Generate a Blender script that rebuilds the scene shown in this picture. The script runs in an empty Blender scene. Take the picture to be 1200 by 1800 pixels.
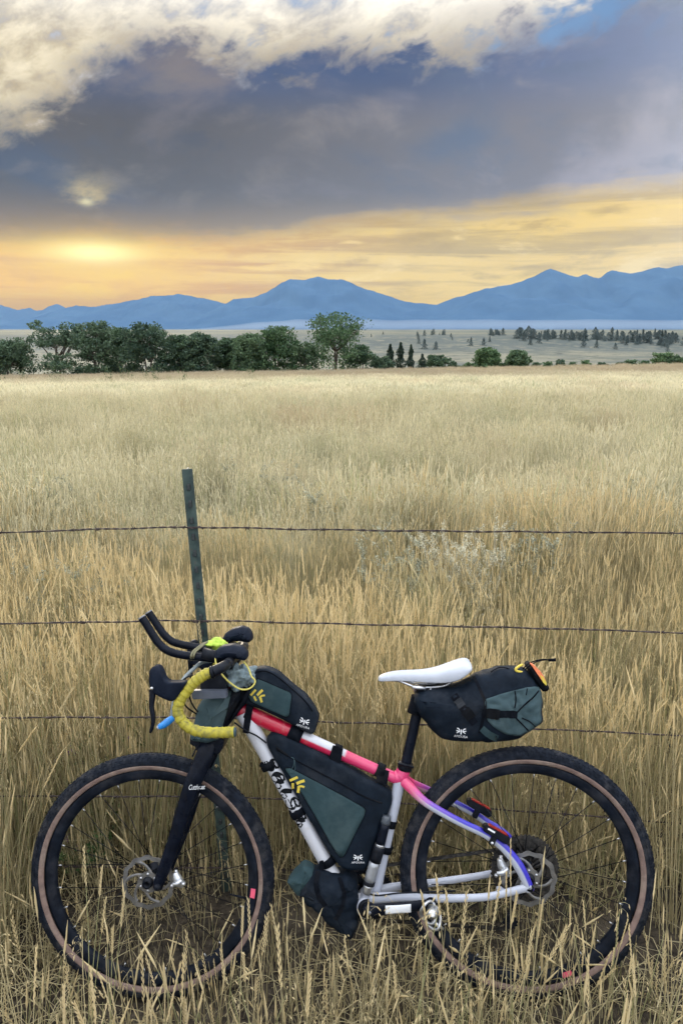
import bpy, bmesh, math, random
import numpy as np
from mathutils import Vector, Matrix, Euler, noise as mnoise
from mathutils.bvhtree import BVHTree

SC = bpy.context.scene
COL = SC.collection
R = math.radians

# ------------------------------------------------------------------ camera
F_PX, CX, CY = 1352.0, 600.0, 900.0          # focal length and centre in photo pixels
PITCH, CAM_H = R(13.32), 1.892
cam_d = bpy.data.cameras.new('camera')
cam = bpy.data.objects.new('camera', cam_d)
COL.objects.link(cam)
cam.location = (0, 0, CAM_H)
cam.rotation_euler = (R(90) - PITCH, 0, 0)
cam_d.sensor_fit = 'VERTICAL'
cam_d.sensor_height = 24.0
cam_d.lens = F_PX / 1800.0 * 24.0
cam_d.clip_start, cam_d.clip_end = 0.05, 80000.0
SC.camera = cam
SC.view_settings.view_transform = 'Standard'
SC.view_settings.look = 'None'
EXPO = 0.85
SC.view_settings.exposure = EXPO
SC.view_settings.gamma = 1.0
SC.cycles.use_denoising = True
SC.cycles.adaptive_threshold = 0.03
SC.cycles.max_bounces = 5
SC.cycles.diffuse_bounces = 3
SC.cycles.glossy_bounces = 3
SC.cycles.transmission_bounces = 4
SC.cycles.transparent_max_bounces = 8
SC.cycles.volume_bounces = 0


def lin(r, g, b):
    f = lambda c: (c / 255 / 12.92) if c / 255 <= 0.04045 else ((c / 255 + 0.055) / 1.055) ** 2.4
    return (f(r), f(g), f(b))


# ------------------------------------------------------------------ tiny node-expression helper
class E:
    """A shader value; arithmetic on it adds Math nodes."""
    def __init__(self, nt, v):
        self.nt, self.v = nt, v

    def _m(self, op, *a):
        n = self.nt.nodes.new('ShaderNodeMath')
        n.operation = op
        for i, x in enumerate(a):
            x = x.v if isinstance(x, E) else x
            if isinstance(x, (int, float)):
                n.inputs[i].default_value = x
            else:
                self.nt.links.new(x, n.inputs[i])
        return E(self.nt, n.outputs[0])

    def __add__(s, o): return s._m('ADD', s, o)
    def __radd__(s, o): return s._m('ADD', o, s)
    def __sub__(s, o): return s._m('SUBTRACT', s, o)
    def __rsub__(s, o): return s._m('SUBTRACT', o, s)
    def __mul__(s, o): return s._m('MULTIPLY', s, o)
    def __rmul__(s, o): return s._m('MULTIPLY', o, s)
    def __truediv__(s, o): return s._m('DIVIDE', s, o)
    def __pow__(s, o): return s._m('POWER', s, o)
    def f(s, op, *a): return s._m(op, s, *a)

    def step(s, a, b, smooth=True):
        n = s.nt.nodes.new('ShaderNodeMapRange')
        n.interpolation_type = 'SMOOTHSTEP' if smooth else 'LINEAR'
        s.nt.links.new(s.v, n.inputs['Value'])
        for k, x in (('From Min', a), ('From Max', b)):
            if isinstance(x, E):
                s.nt.links.new(x.v, n.inputs[k])
            else:
                n.inputs[k].default_value = x
        return E(s.nt, n.outputs['Result'])


def vec(nt, *c):
    n = nt.nodes.new('ShaderNodeCombineXYZ')
    for i, x in enumerate(c):
        x = x.v if isinstance(x, E) else x
        if isinstance(x, (int, float)):
            n.inputs[i].default_value = x
        else:
            nt.links.new(x, n.inputs[i])
    return n.outputs[0]


def nz(nt, v, scale=1.0, detail=4.0, rough=0.5, dist=0.0, lac=2.0):
    n = nt.nodes.new('ShaderNodeTexNoise')
    n.inputs['Scale'].default_value = scale
    n.inputs['Detail'].default_value = detail
    n.inputs['Roughness'].default_value = rough
    n.inputs['Lacunarity'].default_value = lac
    n.inputs['Distortion'].default_value = dist
    if v is not None:
        nt.links.new(v, n.inputs['Vector'])
    return E(nt, n.outputs['Fac'])


def cmix(nt, fac, a, b):
    n = nt.nodes.new('ShaderNodeMix')
    n.data_type = 'RGBA'
    for k, x in ((0, fac), (6, a), (7, b)):
        x = x.v if isinstance(x, E) else x
        if isinstance(x, (int, float)):
            n.inputs[k].default_value = x
        elif isinstance(x, tuple):
            n.inputs[k].default_value = (*x[:3], 1)
        else:
            nt.links.new(x, n.inputs[k])
    return n.outputs[2]


def cscale(nt, c, k):
    n = nt.nodes.new('ShaderNodeVectorMath')
    n.operation = 'SCALE'
    nt.links.new(c, n.inputs[0])
    if isinstance(k, E):
        nt.links.new(k.v, n.inputs['Scale'])
    else:
        n.inputs['Scale'].default_value = k
    return n.outputs[0]


# ------------------------------------------------------------------ sky: clear Nishita sky behind layers of cloud
SUN_EL, SUN_AZ = 8.2, -17.0          # degrees; azimuth from straight ahead (+Y), right positive
HAZE_D, HAZE_TOP, HAZE_END = 0.000015, 1750.0, 20500.0
HAZE_J = (0.34, 0.47, 0.65)          # light the haze itself scatters towards the camera
GAIN = 2 ** EXPO


def S(r, g, b, e):
    """Sky colour beyond the haze that reads as this sRGB colour at elevation e once seen through it."""
    L = min(HAZE_END, HAZE_TOP / math.sin(R(max(e, 1.0))))
    w = 1 - math.exp(-HAZE_D * L)
    return tuple(max(0.004, (c / GAIN - w * j) / (1 - w)) for c, j in zip(lin(r, g, b), HAZE_J))


world = bpy.data.worlds.new('World')
SC.world = world
world.use_nodes = True
world.cycles.sampling_method = 'MANUAL'
world.cycles.sample_map_resolution = 256
W = world.node_tree
W.nodes.clear()
wout = W.nodes.new('ShaderNodeOutputWorld')
bg = W.nodes.new('ShaderNodeBackground')
W.links.new(bg.outputs[0], wout.inputs[0])
sky = W.nodes.new('ShaderNodeTexSky')
sky.sky_type = 'NISHITA'
sky.sun_disc = False
sky.sun_elevation = R(SUN_EL)
sky.sun_rotation = R(SUN_AZ)
sky.altitude = 1400
sky.dust_density = 1.5
clear = cscale(W, sky.outputs[0], 0.12)
tc = W.nodes.new('ShaderNodeTexCoord')
sep = W.nodes.new('ShaderNodeSeparateXYZ')
W.links.new(tc.outputs['Generated'], sep.inputs[0])
dx, dy, dz = (E(W, sep.outputs[i]) for i in range(3))
el = dz.f('ARCSINE') * 57.2958
az = dx.f('ARCTAN2', dy) * 57.2958
# clouds lie in a layer overhead: project the direction on a plane so that they crowd towards the horizon
den = dz.f('MAXIMUM', 0.0) + 0.16
px_, py_ = dx / den, dy / den
big = nz(W, vec(W, px_, py_, 0.0), 1.5, 3, 0.55, 0.3)                     # lumps of the cloud layer
uu, vv = az * 0.940 + el * 0.342, el * 0.940 - az * 0.342                  # fibres drawn out up to the right
fine = nz(W, vec(W, uu * 0.30, vv * 0.52, 4.0), 1.0, 9, 0.62, 0.25)        # ragged edges
mott = nz(W, vec(W, az * 0.16, el * 0.62, 5.0), 1.0, 7, 0.60, 0.25)         # broken low cloud
wisp = nz(W, vec(W, az * 0.15, el * 0.27, 11.0), 1.0, 8, 0.60, 0.3)
soft = nz(W, vec(W, az * 0.070, el * 0.15, 7.0), 1.0, 6, 0.55, 0.3)
streak = nz(W, vec(W, az * 0.045 + el * 0.02, el * 0.75, 2.0), 1.0, 6, 0.6, 0.4)
west = (az - SUN_AZ).f('ABSOLUTE').step(85, 30)      # sunset side
# 1 warm sky low over the mountains
lowc = cmix(W, az.step(-24, 2), S(250, 208, 118, 4), S(243, 219, 168, 5))
lowc = cmix(W, streak.step(0.46, 0.64), lowc, cmix(W, az.step(-20, 10), S(228, 180, 118, 4), S(205, 190, 162, 5)))
lowc = cmix(W, streak.step(0.42, 0.28), lowc, S(255, 230, 165, 4))
lowc = cmix(W, mott.step(0.50, 0.66) * 0.75, lowc, cmix(W, az.step(-16, 8), S(226, 184, 116, 4), S(196, 182, 158, 5)))
lowc = cmix(W, mott.step(0.44, 0.32) * 0.8, lowc, cmix(W, az.step(-16, 8), S(255, 222, 150, 4), S(252, 232, 188, 5)))
lowc = cmix(W, el.step(3.2, 1.2), lowc, cmix(W, az.step(-20, 6), S(214, 184, 138, 2), S(232, 208, 162, 2)))
lowc = cmix(W, west, (0.85, 0.88, 0.95), lowc)
# 2 the dark cloud bank
bankc = cmix(W, az.step(-16, 20), S(112, 116, 127, 10), S(146, 150, 164, 10))
bankc = cmix(W, el.step(12.8, 16.8), bankc, cmix(W, az.step(2, 18), S(92, 108, 142, 16), S(126, 138, 168, 16)))
bankc = cmix(W, soft.step(0.50, 0.70), bankc, cmix(W, az.step(-10, 16), S(138, 136, 146, 12), S(170, 170, 184, 12)))
bankc = cmix(W, soft.step(0.47, 0.30), bankc, cmix(W, az.step(-12, 14), S(100, 110, 130, 12), S(122, 136, 160, 12)))
bankc = cmix(W, wisp.step(0.52, 0.74) * 0.55, bankc, cmix(W, az.step(-10, 16), S(146, 142, 144, 13), S(178, 174, 180, 12)))
bankc = cmix(W, wisp.step(0.46, 0.30) * 0.5, bankc, cmix(W, az.step(-10, 16), S(94, 104, 124, 13), S(124, 136, 158, 13)))
bankc = cmix(W, el.step(9.5, 6.0), bankc, cmix(W, az.step(-20, 10), S(146, 136, 132, 8), S(186, 174, 160, 8)))
bankc = cmix(W, west, (1.0, 1.08, 1.22), bankc)
edge_lo = az.step(-18, 20) * 2.6 + 5.4 + (soft - 0.5) * 3.2 + (streak - 0.5) * 2.6 + (mott - 0.5) * 3.0
bank = el.step(edge_lo - 0.8, edge_lo + 1.7)
col = cmix(W, bank, lowc, bankc)
# 3 sunlit cloud above the bank, broken, blue behind
left_drop = az.step(-13.0, -22.0) * 4.8
edge_hi = 17.0 - left_drop + az.step(2, 22) * 1.8 + (big - 0.5) * 5.0 + (fine - 0.5) * 8.0 + (wisp - 0.5) * 6.0
above = el.step(edge_hi - 1.0, edge_hi + 1.8)
bluegap = cmix(W, el.step(17, 40), S(92, 132, 182, 19), (0.30, 0.52, 0.95))
bluegap = cmix(W, 0.25, bluegap, clear)
lit = cmix(W, (fine * 0.7 + wisp * 0.3).step(0.38, 0.64), cmix(W, el.step(16, 26), S(188, 174, 150, 18), (0.62, 0.66, 0.74)), cmix(W, el.step(16, 26), S(253, 240, 210, 18), (1.05, 1.03, 1.0)))
cover = (fine * 0.7 + big * 0.6 - az.step(6, 20) * el.step(26, 17) * 0.16).step(0.46, 0.64)
upper = cmix(W, cover, bluegap, lit)
upper = cscale(W, upper, el.step(21, 42) * 0.85 + 1.0)
col = cmix(W, above, col, upper)
# 4 the sun itself: glow under the bank and a weak spot through it
def lobe(a0, e0, wa, we):
    q = ((az - a0) / wa) ** 2.0 + ((el - e0) / we) ** 2.0
    return (q * -1.0).f('EXPONENT')
g1 = lobe(-17.0, 4.7, 6.5, 1.7) * (1.25 - streak * 0.7)
g2 = lobe(-16.9, 5.1, 2.6, 0.62)
gs = lobe(-17.2, 8.7, 1.5, 1.0) * (fine * 0.5 + mott * 0.5).step(0.44, 0.60)
gs2 = lobe(-17.25, 8.25, 0.42, 0.24) * (0.4 + fine * 0.7)
col = cmix(W, g1 * 0.92, col, S(255, 222, 104, 4.7))
col = cmix(W, g2 * 0.95, col, (1.55 / GAIN, 1.30 / GAIN, 0.42 / GAIN))
col = cmix(W, gs * 0.75, col, S(222, 206, 166, 8))
col = cmix(W, gs2 * 0.85, col, S(250, 242, 200, 8))
# below the horizon
col = cmix(W, el.step(-0.5, -4.0), col, (0.12, 0.12, 0.11))
W.links.new(col, bg.inputs['Color'])
bg.inputs['Strength'].default_value = 1.0

sun_d = bpy.data.lights.new('sun', 'SUN')
sun_d.energy = 1.5
sun_d.angle = R(12)
sun_d.color = (1.0, 0.86, 0.66)
sun = bpy.data.objects.new('sun', sun_d)
COL.objects.link(sun)
sd = Vector((math.sin(R(SUN_AZ)) * math.cos(R(SUN_EL)), math.cos(R(SUN_AZ)) * math.cos(R(SUN_EL)), math.sin(R(SUN_EL))))
sun.rotation_euler = sd.to_track_quat('Z', 'Y').to_euler()


# ------------------------------------------------------------------ helpers
def tag(o, label=None, cat=None, group=None, kind=None):
    if label: o['label'] = label
    if cat: o['category'] = cat
    if group: o['group'] = group
    if kind: o['kind'] = kind
    return o


def empty(name, parent=None, loc=None):
    o = bpy.data.objects.new(name, None)
    o.empty_display_size = 0.05
    COL.objects.link(o)
    if loc is not None: o.location = loc
    if parent: o.parent = parent
    return o


def new_mesh(name, verts, faces, mat=None, smooth=True):
    me = bpy.data.meshes.new(name)
    me.from_pydata([tuple(v) for v in verts], [], faces)
    if smooth:
        me.polygons.foreach_set('use_smooth', [True] * len(me.polygons))
    if mat: me.materials.append(mat)
    return me


def obj(name, me, parent=None):
    o = bpy.data.objects.new(name, me)
    COL.objects.link(o)
    if parent: o.parent = parent
    return o


def mobj(name, verts, faces, mat, parent=None, smooth=True):
    return obj(name, new_mesh(name, verts, faces, mat, smooth), parent)


def material(name):
    m = bpy.data.materials.new(name)
    m.use_nodes = True
    nt = m.node_tree
    return m, nt, nt.nodes['Principled BSDF']


def pmat(name, col, rough=0.5, metal=0.0, var=0.12, vscale=30.0, bump=0.0, bscale=200.0, dust=0.0, coat=0.0, spec=0.5):
    """Plain painted/woven/metal material with a little unevenness, fine relief and dust."""
    m, nt, b = material(name)
    tcn = nt.nodes.new('ShaderNodeTexCoord')
    n1 = nz(nt, tcn.outputs['Object'], vscale, 4, 0.6)
    c = cmix(nt, n1.step(0.3, 0.7), tuple(x * (1 - var) for x in col), tuple(min(1, x * (1 + var)) for x in col))
    if dust:
        n2 = nz(nt, tcn.outputs['Object'], vscale * 0.5, 6, 0.65)
        c = cmix(nt, n2.step(0.45, 0.75) * dust, c, (0.30, 0.26, 0.20))
    nt.links.new(c, b.inputs['Base Color'])
    b.inputs['Metallic'].default_value = metal
    b.inputs['Specular IOR Level'].default_value = spec
    n3 = nz(nt, tcn.outputs['Object'], vscale * 1.7, 3)
    nt.links.new((n3 * 0.25 + (rough - 0.12)).f('MAXIMUM', 0.05).v, b.inputs['Roughness'])
    if coat:
        b.inputs['Coat Weight'].default_value = coat
        b.inputs['Coat Roughness'].default_value = 0.15
    if bump:
        bn = nt.nodes.new('ShaderNodeBump')
        bn.inputs['Strength'].default_value = bump
        bn.inputs['Distance'].default_value = 0.002
        nt.links.new(nz(nt, tcn.outputs['Object'], bscale, 3).v, bn.inputs['Height'])
        nt.links.new(bn.outputs[0], b.inputs['Normal'])
    return m


def cam_ray(px, py):
    """World direction of a photo pixel."""
    u, v = (px - CX) / F_PX, (CY - py) / F_PX
    return Vector((u, math.cos(PITCH) + v * math.sin(PITCH), -math.sin(PITCH) + v * math.cos(PITCH)))


CAM = Vector((0, 0, CAM_H))


def on_y(px, py, y):
    """Where the pixel's ray meets the vertical plane at distance y ahead."""
    d = cam_ray(px, py)
    return CAM + d * (y / d.y)


def sstep(a, b, x):
    t = np.clip((x - a) / (b - a), 0, 1)
    return t * t * (3 - 2 * t)

# ------------------------------------------------------------------ the land
def vnoise(x, y, s, seed=0.0):
    """cheap smooth value noise from sines, works on arrays"""
    x = np.asarray(x, float) * s + seed * 13.7
    y = np.asarray(y, float) * s + seed * 7.3
    return (np.sin(x * 1.0 + 1.7 * np.sin(y * 0.9 + seed)) + np.sin(y * 1.3 + 1.3 * np.sin(x * 1.1 - seed))
            + 0.6 * np.sin(2.3 * x - 1.9 * y + seed) + 0.5 * np.sin(2.9 * y + 2.1 * x)) / 3.1


def ground_z(x, y):
    x, y = np.asarray(x, float), np.asarray(y, float)
    z = 0.36 * (1 - sstep(0.2, 1.7, y))                                   # road shoulder
    z = z + 0.045 * np.clip(x - 0.53, -2.5, 2.5) * (1 - sstep(2.6, 6, y)) * sstep(0.4, 1.6, y)   # verge falls to the left
    z = z - 0.038 * np.clip(y - 2.6, 0, 100 - 2.6)                        # the field falls away gently
    z = z + 0.017 * np.clip(x, -70, 70) * sstep(6, 85, y) * (1 - sstep(120, 240, y))
    z = z + 0.03 * vnoise(x, y, 0.35, 1) * sstep(3, 9, y) + 0.12 * vnoise(x, y, 0.06, 2) * sstep(15, 40, y) * (1 - sstep(80, 100, y))
    z = z - 6.4 * sstep(99, 175, y)                                       # drop to the valley floor
    und = 45 * vnoise(x, y * 0, 0.012, 3) + 14 * vnoise(x, y, 0.045, 4)
    z = z + (8.2 + 0.9 * vnoise(x, y, 0.02, 6)) * sstep(420, 640, y + und)    # face of the bench
    z = z + 0.35 * vnoise(x, y, 0.05, 5) * sstep(200, 420, y)
    z = z + 0.0011 * np.clip(y - 640, 0, 6500)
    return z


def gz(x, y):
    return float(ground_z(x, y))


def ground_material():
    m, nt, b = material('ground')
    g = nt.nodes.new('ShaderNodeNewGeometry')
    sp = nt.nodes.new('ShaderNodeSeparateXYZ')
    nt.links.new(g.outputs['Position'], sp.inputs[0])
    X, Y = E(nt, sp.outputs[0]), E(nt, sp.outputs[1])
    P = g.outputs['Position']
    n_s = nz(nt, P, 38, 8, 0.7)
    n_m = nz(nt, P, 3.0, 6, 0.6)
    soil = cmix(nt, n_s.step(0.35, 0.68), (0.030, 0.026, 0.022), (0.115, 0.094, 0.068))
    soil = cmix(nt, n_m.step(0.5, 0.7), soil, (0.115, 0.097, 0.072))
    n_f = nz(nt, P, 0.12, 6, 0.6)
    straw = cmix(nt, n_f.step(0.35, 0.65), (0.30, 0.255, 0.15), (0.40, 0.35, 0.22))
    straw = cmix(nt, n_s.step(0.4, 0.62), straw, (0.22, 0.165, 0.09))
    c = cmix(nt, Y.step(3.5, 9), soil, straw)
    # far range land: pale dry grass with sage
    n_v = nz(nt, P, 0.02, 8, 0.62)
    n_v2 = nz(nt, P, 0.11, 6, 0.7)
    vall = cmix(nt, n_v.step(0.42, 0.62), (0.175, 0.17, 0.125), (0.090, 0.102, 0.088))
    vall = cmix(nt, n_v2.step(0.53, 0.62), vall, (0.055, 0.065, 0.055))
    c = cmix(nt, Y.step(115, 160), c, vall)
    n_b = nz(nt, vec(nt, X * 0.004, Y * 0.0012, 0.0), 1.0, 5, 0.55)
    benchc = cmix(nt, n_b.step(0.38, 0.62), (0.085, 0.097, 0.082), (0.145, 0.145, 0.105))
    c = cmix(nt, Y.step(400, 470) * n_v2.step(0.38, 0.52), c, (0.075, 0.09, 0.085))
    c = cmix(nt, Y.step(600, 760), c, benchc)
    nt.links.new(c, b.inputs['Base Color'])
    b.inputs['Roughness'].default_value = 0.95
    b.inputs['Specular IOR Level'].default_value = 0.1
    bn = nt.nodes.new('ShaderNodeBump')
    bn.inputs['Strength'].default_value = 0.9
    bn.inputs['Distance'].default_value = 0.03
    nt.links.new(n_s.v, bn.inputs['Height'])
    nt.links.new(bn.outputs[0], b.inputs['Normal'])
    return m


def build_ground():
    front = np.linspace(-42, 42, 240)
    rest = np.linspace(42, 318, 70)[1:-1]
    ang = np.radians(np.concatenate([front, rest]))
    rad = np.concatenate([np.linspace(0.25, 6, 40), np.geomspace(6.3, 200, 110), np.geomspace(205, 21000, 130)])
    A_, R_ = np.meshgrid(ang, rad)
    x, y = np.sin(A_) * R_, np.cos(A_) * R_
    z = ground_z(x, y)
    z = z + np.where(R_ < 7, 0.018 * vnoise(x, y, 4.0, 8) + 0.010 * vnoise(x, y, 11, 9), 0)
    nr, na = x.shape
    verts = np.stack([x, y, z], -1).reshape(-1, 3).tolist()
    faces = []
    for i in range(nr - 1):
        for j in range(na):
            k = (j + 1) % na
            faces.append((i * na + j, i * na + k, (i + 1) * na + k, (i + 1) * na + j))
    faces.append(tuple(reversed(range(na))))
    faces = [tuple(reversed(f)) for f in faces]
    o = mobj('ground', verts, faces, ground_material())
    tag(o, 'dry ground sloping from the roadside across the field to the far plain', 'ground', kind='structure')


build_ground()


# ------------------------------------------------------------------ mountains, traced skyline at their own distances
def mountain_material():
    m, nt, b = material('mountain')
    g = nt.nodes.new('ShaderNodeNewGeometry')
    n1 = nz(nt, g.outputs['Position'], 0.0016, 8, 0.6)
    c = cmix(nt, n1.step(0.4, 0.62), (0.034, 0.082, 0.158), (0.046, 0.100, 0.178))  # slate rock with part of the distance haze's blue painted into it
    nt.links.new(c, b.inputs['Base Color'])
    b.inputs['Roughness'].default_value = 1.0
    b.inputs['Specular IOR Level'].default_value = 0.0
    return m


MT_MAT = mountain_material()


def mountain(name, label, pts, dist, seed, depth=2600.0, rough=1.0):
    xs = np.array([on_y(p[0], p[1], dist).x for p in pts])
    hs = np.array([on_y(p[0], p[1], dist).z for p in pts])
    n = 420
    X = np.linspace(xs[0], xs[-1], n)
    H = np.interp(X, xs, hs)
    H = H + rough * (9 * vnoise(X, X * 0, 0.012, seed) + 5 * vnoise(X, X * 0, 0.035, seed + 1))
    rows = []
    T = np.concatenate([np.linspace(0, 1, 34), np.linspace(1.06, 1.9, 12)])
    for t in T:
        y = dist - depth * (1 - t)
        if t <= 1:
            k = t ** 1.25
        else:
            k = max(0.0, 1 - ((t - 1) / 0.9) ** 0.8)
        gul = 1 + (0.28 * vnoise(X, np.full_like(X, y), 0.0021, seed + 3) + 0.13 * vnoise(X, np.full_like(X, y), 0.006, seed + 4)) * (4 * k * (1 - k))
        z = -40 + (H + 40) * k * gul
        rows.append(np.stack([X, np.full_like(X, y) + 160 * vnoise(X, X * 0 + t * 900, 0.002, seed + 5) * (1 - abs(2 * min(t, 1) - 1)), z], -1))
    V = np.concatenate(rows).tolist()
    F = []
    for i in range(len(T) - 1):
        for j in range(n - 1):
            a = i * n + j
            F.append((a, a + 1, a + n + 1, a + n))
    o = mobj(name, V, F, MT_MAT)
    tag(o, label, 'mountain', kind='structure')


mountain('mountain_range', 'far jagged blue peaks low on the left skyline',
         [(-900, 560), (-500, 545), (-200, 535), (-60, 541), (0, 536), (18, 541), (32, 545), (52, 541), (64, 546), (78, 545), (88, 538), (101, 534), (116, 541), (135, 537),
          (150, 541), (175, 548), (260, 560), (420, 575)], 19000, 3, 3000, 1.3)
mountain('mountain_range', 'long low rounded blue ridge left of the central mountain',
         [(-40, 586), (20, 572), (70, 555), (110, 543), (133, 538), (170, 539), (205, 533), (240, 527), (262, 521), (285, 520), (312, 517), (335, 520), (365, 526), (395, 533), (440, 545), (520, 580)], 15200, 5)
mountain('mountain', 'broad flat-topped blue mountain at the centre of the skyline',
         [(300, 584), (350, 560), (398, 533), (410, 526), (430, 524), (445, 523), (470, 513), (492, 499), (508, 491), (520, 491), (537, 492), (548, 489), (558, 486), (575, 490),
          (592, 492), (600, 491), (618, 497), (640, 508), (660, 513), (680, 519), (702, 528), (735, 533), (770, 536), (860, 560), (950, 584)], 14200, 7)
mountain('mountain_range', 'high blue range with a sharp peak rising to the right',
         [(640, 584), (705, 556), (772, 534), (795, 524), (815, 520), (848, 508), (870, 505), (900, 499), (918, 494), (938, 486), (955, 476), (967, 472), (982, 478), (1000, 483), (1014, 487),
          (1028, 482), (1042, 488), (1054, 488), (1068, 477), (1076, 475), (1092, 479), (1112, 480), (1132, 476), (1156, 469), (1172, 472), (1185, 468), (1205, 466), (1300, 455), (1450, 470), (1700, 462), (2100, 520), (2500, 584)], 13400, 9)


# ------------------------------------------------------------------ low fog lying in front of the mountains
def fog_bank():
    m = bpy.data.materials.new('fog')
    m.use_nodes = True
    nt = m.node_tree
    nt.nodes.clear()
    out = nt.nodes.new('ShaderNodeOutputMaterial')
    v = nt.nodes.new('ShaderNodeVolumePrincipled')
    v.inputs['Color'].default_value = (0.80, 0.88, 0.97, 1)
    v.inputs['Density'].default_value = 0.00019
    v.inputs['Anisotropy'].default_value = 0.2
    nt.links.new(v.outputs[0], out.inputs['Volume'])
    y0, y1 = 8600.0, 10400.0
    n, k = 160, 10
    xs = np.linspace(on_y(300, 570, y0).x, on_y(1500, 570, y0).x, n)
    V, F = [], []
    for i, x in enumerate(xs):
        u = i / (n - 1)
        top = on_y(600, 560, y0).z * (0.35 + 0.65 * min(1, (u * 5.5)) ** 0.7) * (1 + 0.10 * float(vnoise(x, 0, 0.004, 4)) + 0.05 * float(vnoise(x, 0, 0.013, 6)))
        if u > 0.72: top *= 1 + 0.25 * (u - 0.72)
        hz = max(12.0, top * math.sin(math.pi * min(1, max(0.02, u * 6)) / 2))
        for j in range(k):
            a = 2 * math.pi * j / k
            c, s = math.cos(a), math.sin(a)
            V.append((x, (y0 + y1) / 2 - (y1 - y0) / 2 * c, 5.0 + (hz - 5) * (0.5 + 0.5 * s)))
    for i in range(n - 1):
        for j in range(k):
            F.append((i * k + j, i * k + (j + 1) % k, (i + 1) * k + (j + 1) % k, (i + 1) * k + j))
    F.append(tuple(range(k)))
    F.append(tuple(reversed(range((n - 1) * k, n * k))))
    o = mobj('fog_bank', V, F, None)
    o.data.materials.append(m)
    bm = bmesh.new(); bm.from_mesh(o.data); bmesh.ops.recalc_face_normals(bm, faces=bm.faces); bm.to_mesh(o.data); bm.free()
    tag(o, 'pale low fog bank lying along the foot of the mountains', 'fog', kind='stuff')


fog_bank()


# ------------------------------------------------------------------ the air
def haze():
    m = bpy.data.materials.new('haze')
    m.use_nodes = True
    nt = m.node_tree
    nt.nodes.clear()
    out = nt.nodes.new('ShaderNodeOutputMaterial')
    v = nt.nodes.new('ShaderNodeVolumePrincipled')
    v.inputs['Color'].default_value = (0.50, 0.74, 1.0, 1)
    v.inputs['Density'].default_value = HAZE_D
    v.inputs['Anisotropy'].default_value = 0.0
    nt.links.new(v.outputs[0], out.inputs['Volume'])
    x0, x1, y0, y1, z0, z1 = -22000, 22000, -HAZE_END, HAZE_END, -60, HAZE_TOP
    V = [(x, y, z) for z in (z0, z1) for y in (y0, y1) for x in (x0, x1)]
    F = [(0, 2, 3, 1), (4, 5, 7, 6), (0, 1, 5, 4), (2, 6, 7, 3), (0, 4, 6, 2), (1, 3, 7, 5)]
    o = mobj('haze', V, F, None, smooth=False)
    o.data.materials.append(m)
    tag(o, 'thin blue evening haze filling the air over the valley', 'haze', kind='stuff')


haze()

# ------------------------------------------------------------------ trees and shrubs beyond the field
def leaf_material(name, dark, light):
    m, nt, b = material(name)
    at = nt.nodes.new('ShaderNodeAttribute')
    at.attribute_name = 'rnd'
    c = cmix(nt, E(nt, at.outputs['Fac']), dark, light)
    nt.links.new(c, b.inputs['Base Color'])
    b.inputs['Roughness'].default_value = 0.6
    b.inputs['Specular IOR Level'].default_value = 0.25
    tr = nt.nodes.new('ShaderNodeBsdfTranslucent')
    nt.links.new(c, tr.inputs['Color'])
    mx = nt.nodes.new('ShaderNodeMixShader')
    mx.inputs[0].default_value = 0.25
    nt.links.new(b.outputs[0], mx.inputs[1])
    nt.links.new(tr.outputs[0], mx.inputs[2])
    nt.links.new(mx.outputs[0], nt.nodes['Material Output'].inputs['Surface'])
    return m


LEAF_DARK = leaf_material('leaf_dark', (0.034, 0.066, 0.042), (0.105, 0.160, 0.088))
LEAF_MID = leaf_material('leaf_mid', (0.040, 0.080, 0.044), (0.120, 0.185, 0.092))
LEAF_GREEN = leaf_material('leaf_green', (0.042, 0.088, 0.040), (0.120, 0.195, 0.085))
LEAF_JUNIPER = leaf_material('leaf_juniper', (0.018, 0.036, 0.026), (0.045, 0.075, 0.050))
LEAF_SAGE = leaf_material('leaf_sage', (0.075, 0.095, 0.060), (0.15, 0.17, 0.11))
LEAF_FAR = leaf_material('leaf_far_juniper', (0.060, 0.090, 0.094), (0.110, 0.145, 0.140))  # bluish paleness of the air between is put into this leaf colour
BARK = pmat('bark', (0.085, 0.070, 0.055), 0.95, var=0.4, vscale=4.0)


def leaves_mesh(name, centres, sizes, rng, mat, squash=0.8, tint=None):
    """One quad-ish leaf clump per centre, random orientation; 'rnd' holds its own green."""
    n = len(centres)
    C = np.asarray(centres, float)
    S = np.asarray(sizes, float)[:, None]
    u = rng.normal(size=(n, 3)); u /= np.linalg.norm(u, axis=1)[:, None]
    w = rng.normal(size=(n, 3)); w -= (w * u).sum(1)[:, None] * u; w /= np.linalg.norm(w, axis=1)[:, None]
    a = C - u * S
    b_ = C + w * S * squash
    c = C + u * S
    d = C - w * S * squash * rng.uniform(0.4, 1.0, (n, 1))
    V = np.stack([a, b_, c, d], 1).reshape(-1, 3)
    me = bpy.data.meshes.new(name)
    me.vertices.add(4 * n); me.vertices.foreach_set('co', V.ravel())
    me.loops.add(4 * n); me.loops.foreach_set('vertex_index', np.arange(4 * n, dtype=np.int32))
    me.polygons.add(n); me.polygons.foreach_set('loop_start', np.arange(0, 4 * n, 4, dtype=np.int32))
    me.update()
    at = me.attributes.new('rnd', 'FLOAT', 'POINT')
    r = rng.uniform(0, 1, n) if tint is None else np.clip(tint + rng.normal(0, 0.18, n), 0, 1)
    at.data.foreach_set('value', np.repeat(r, 4))
    me.materials.append(mat)
    return me


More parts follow.
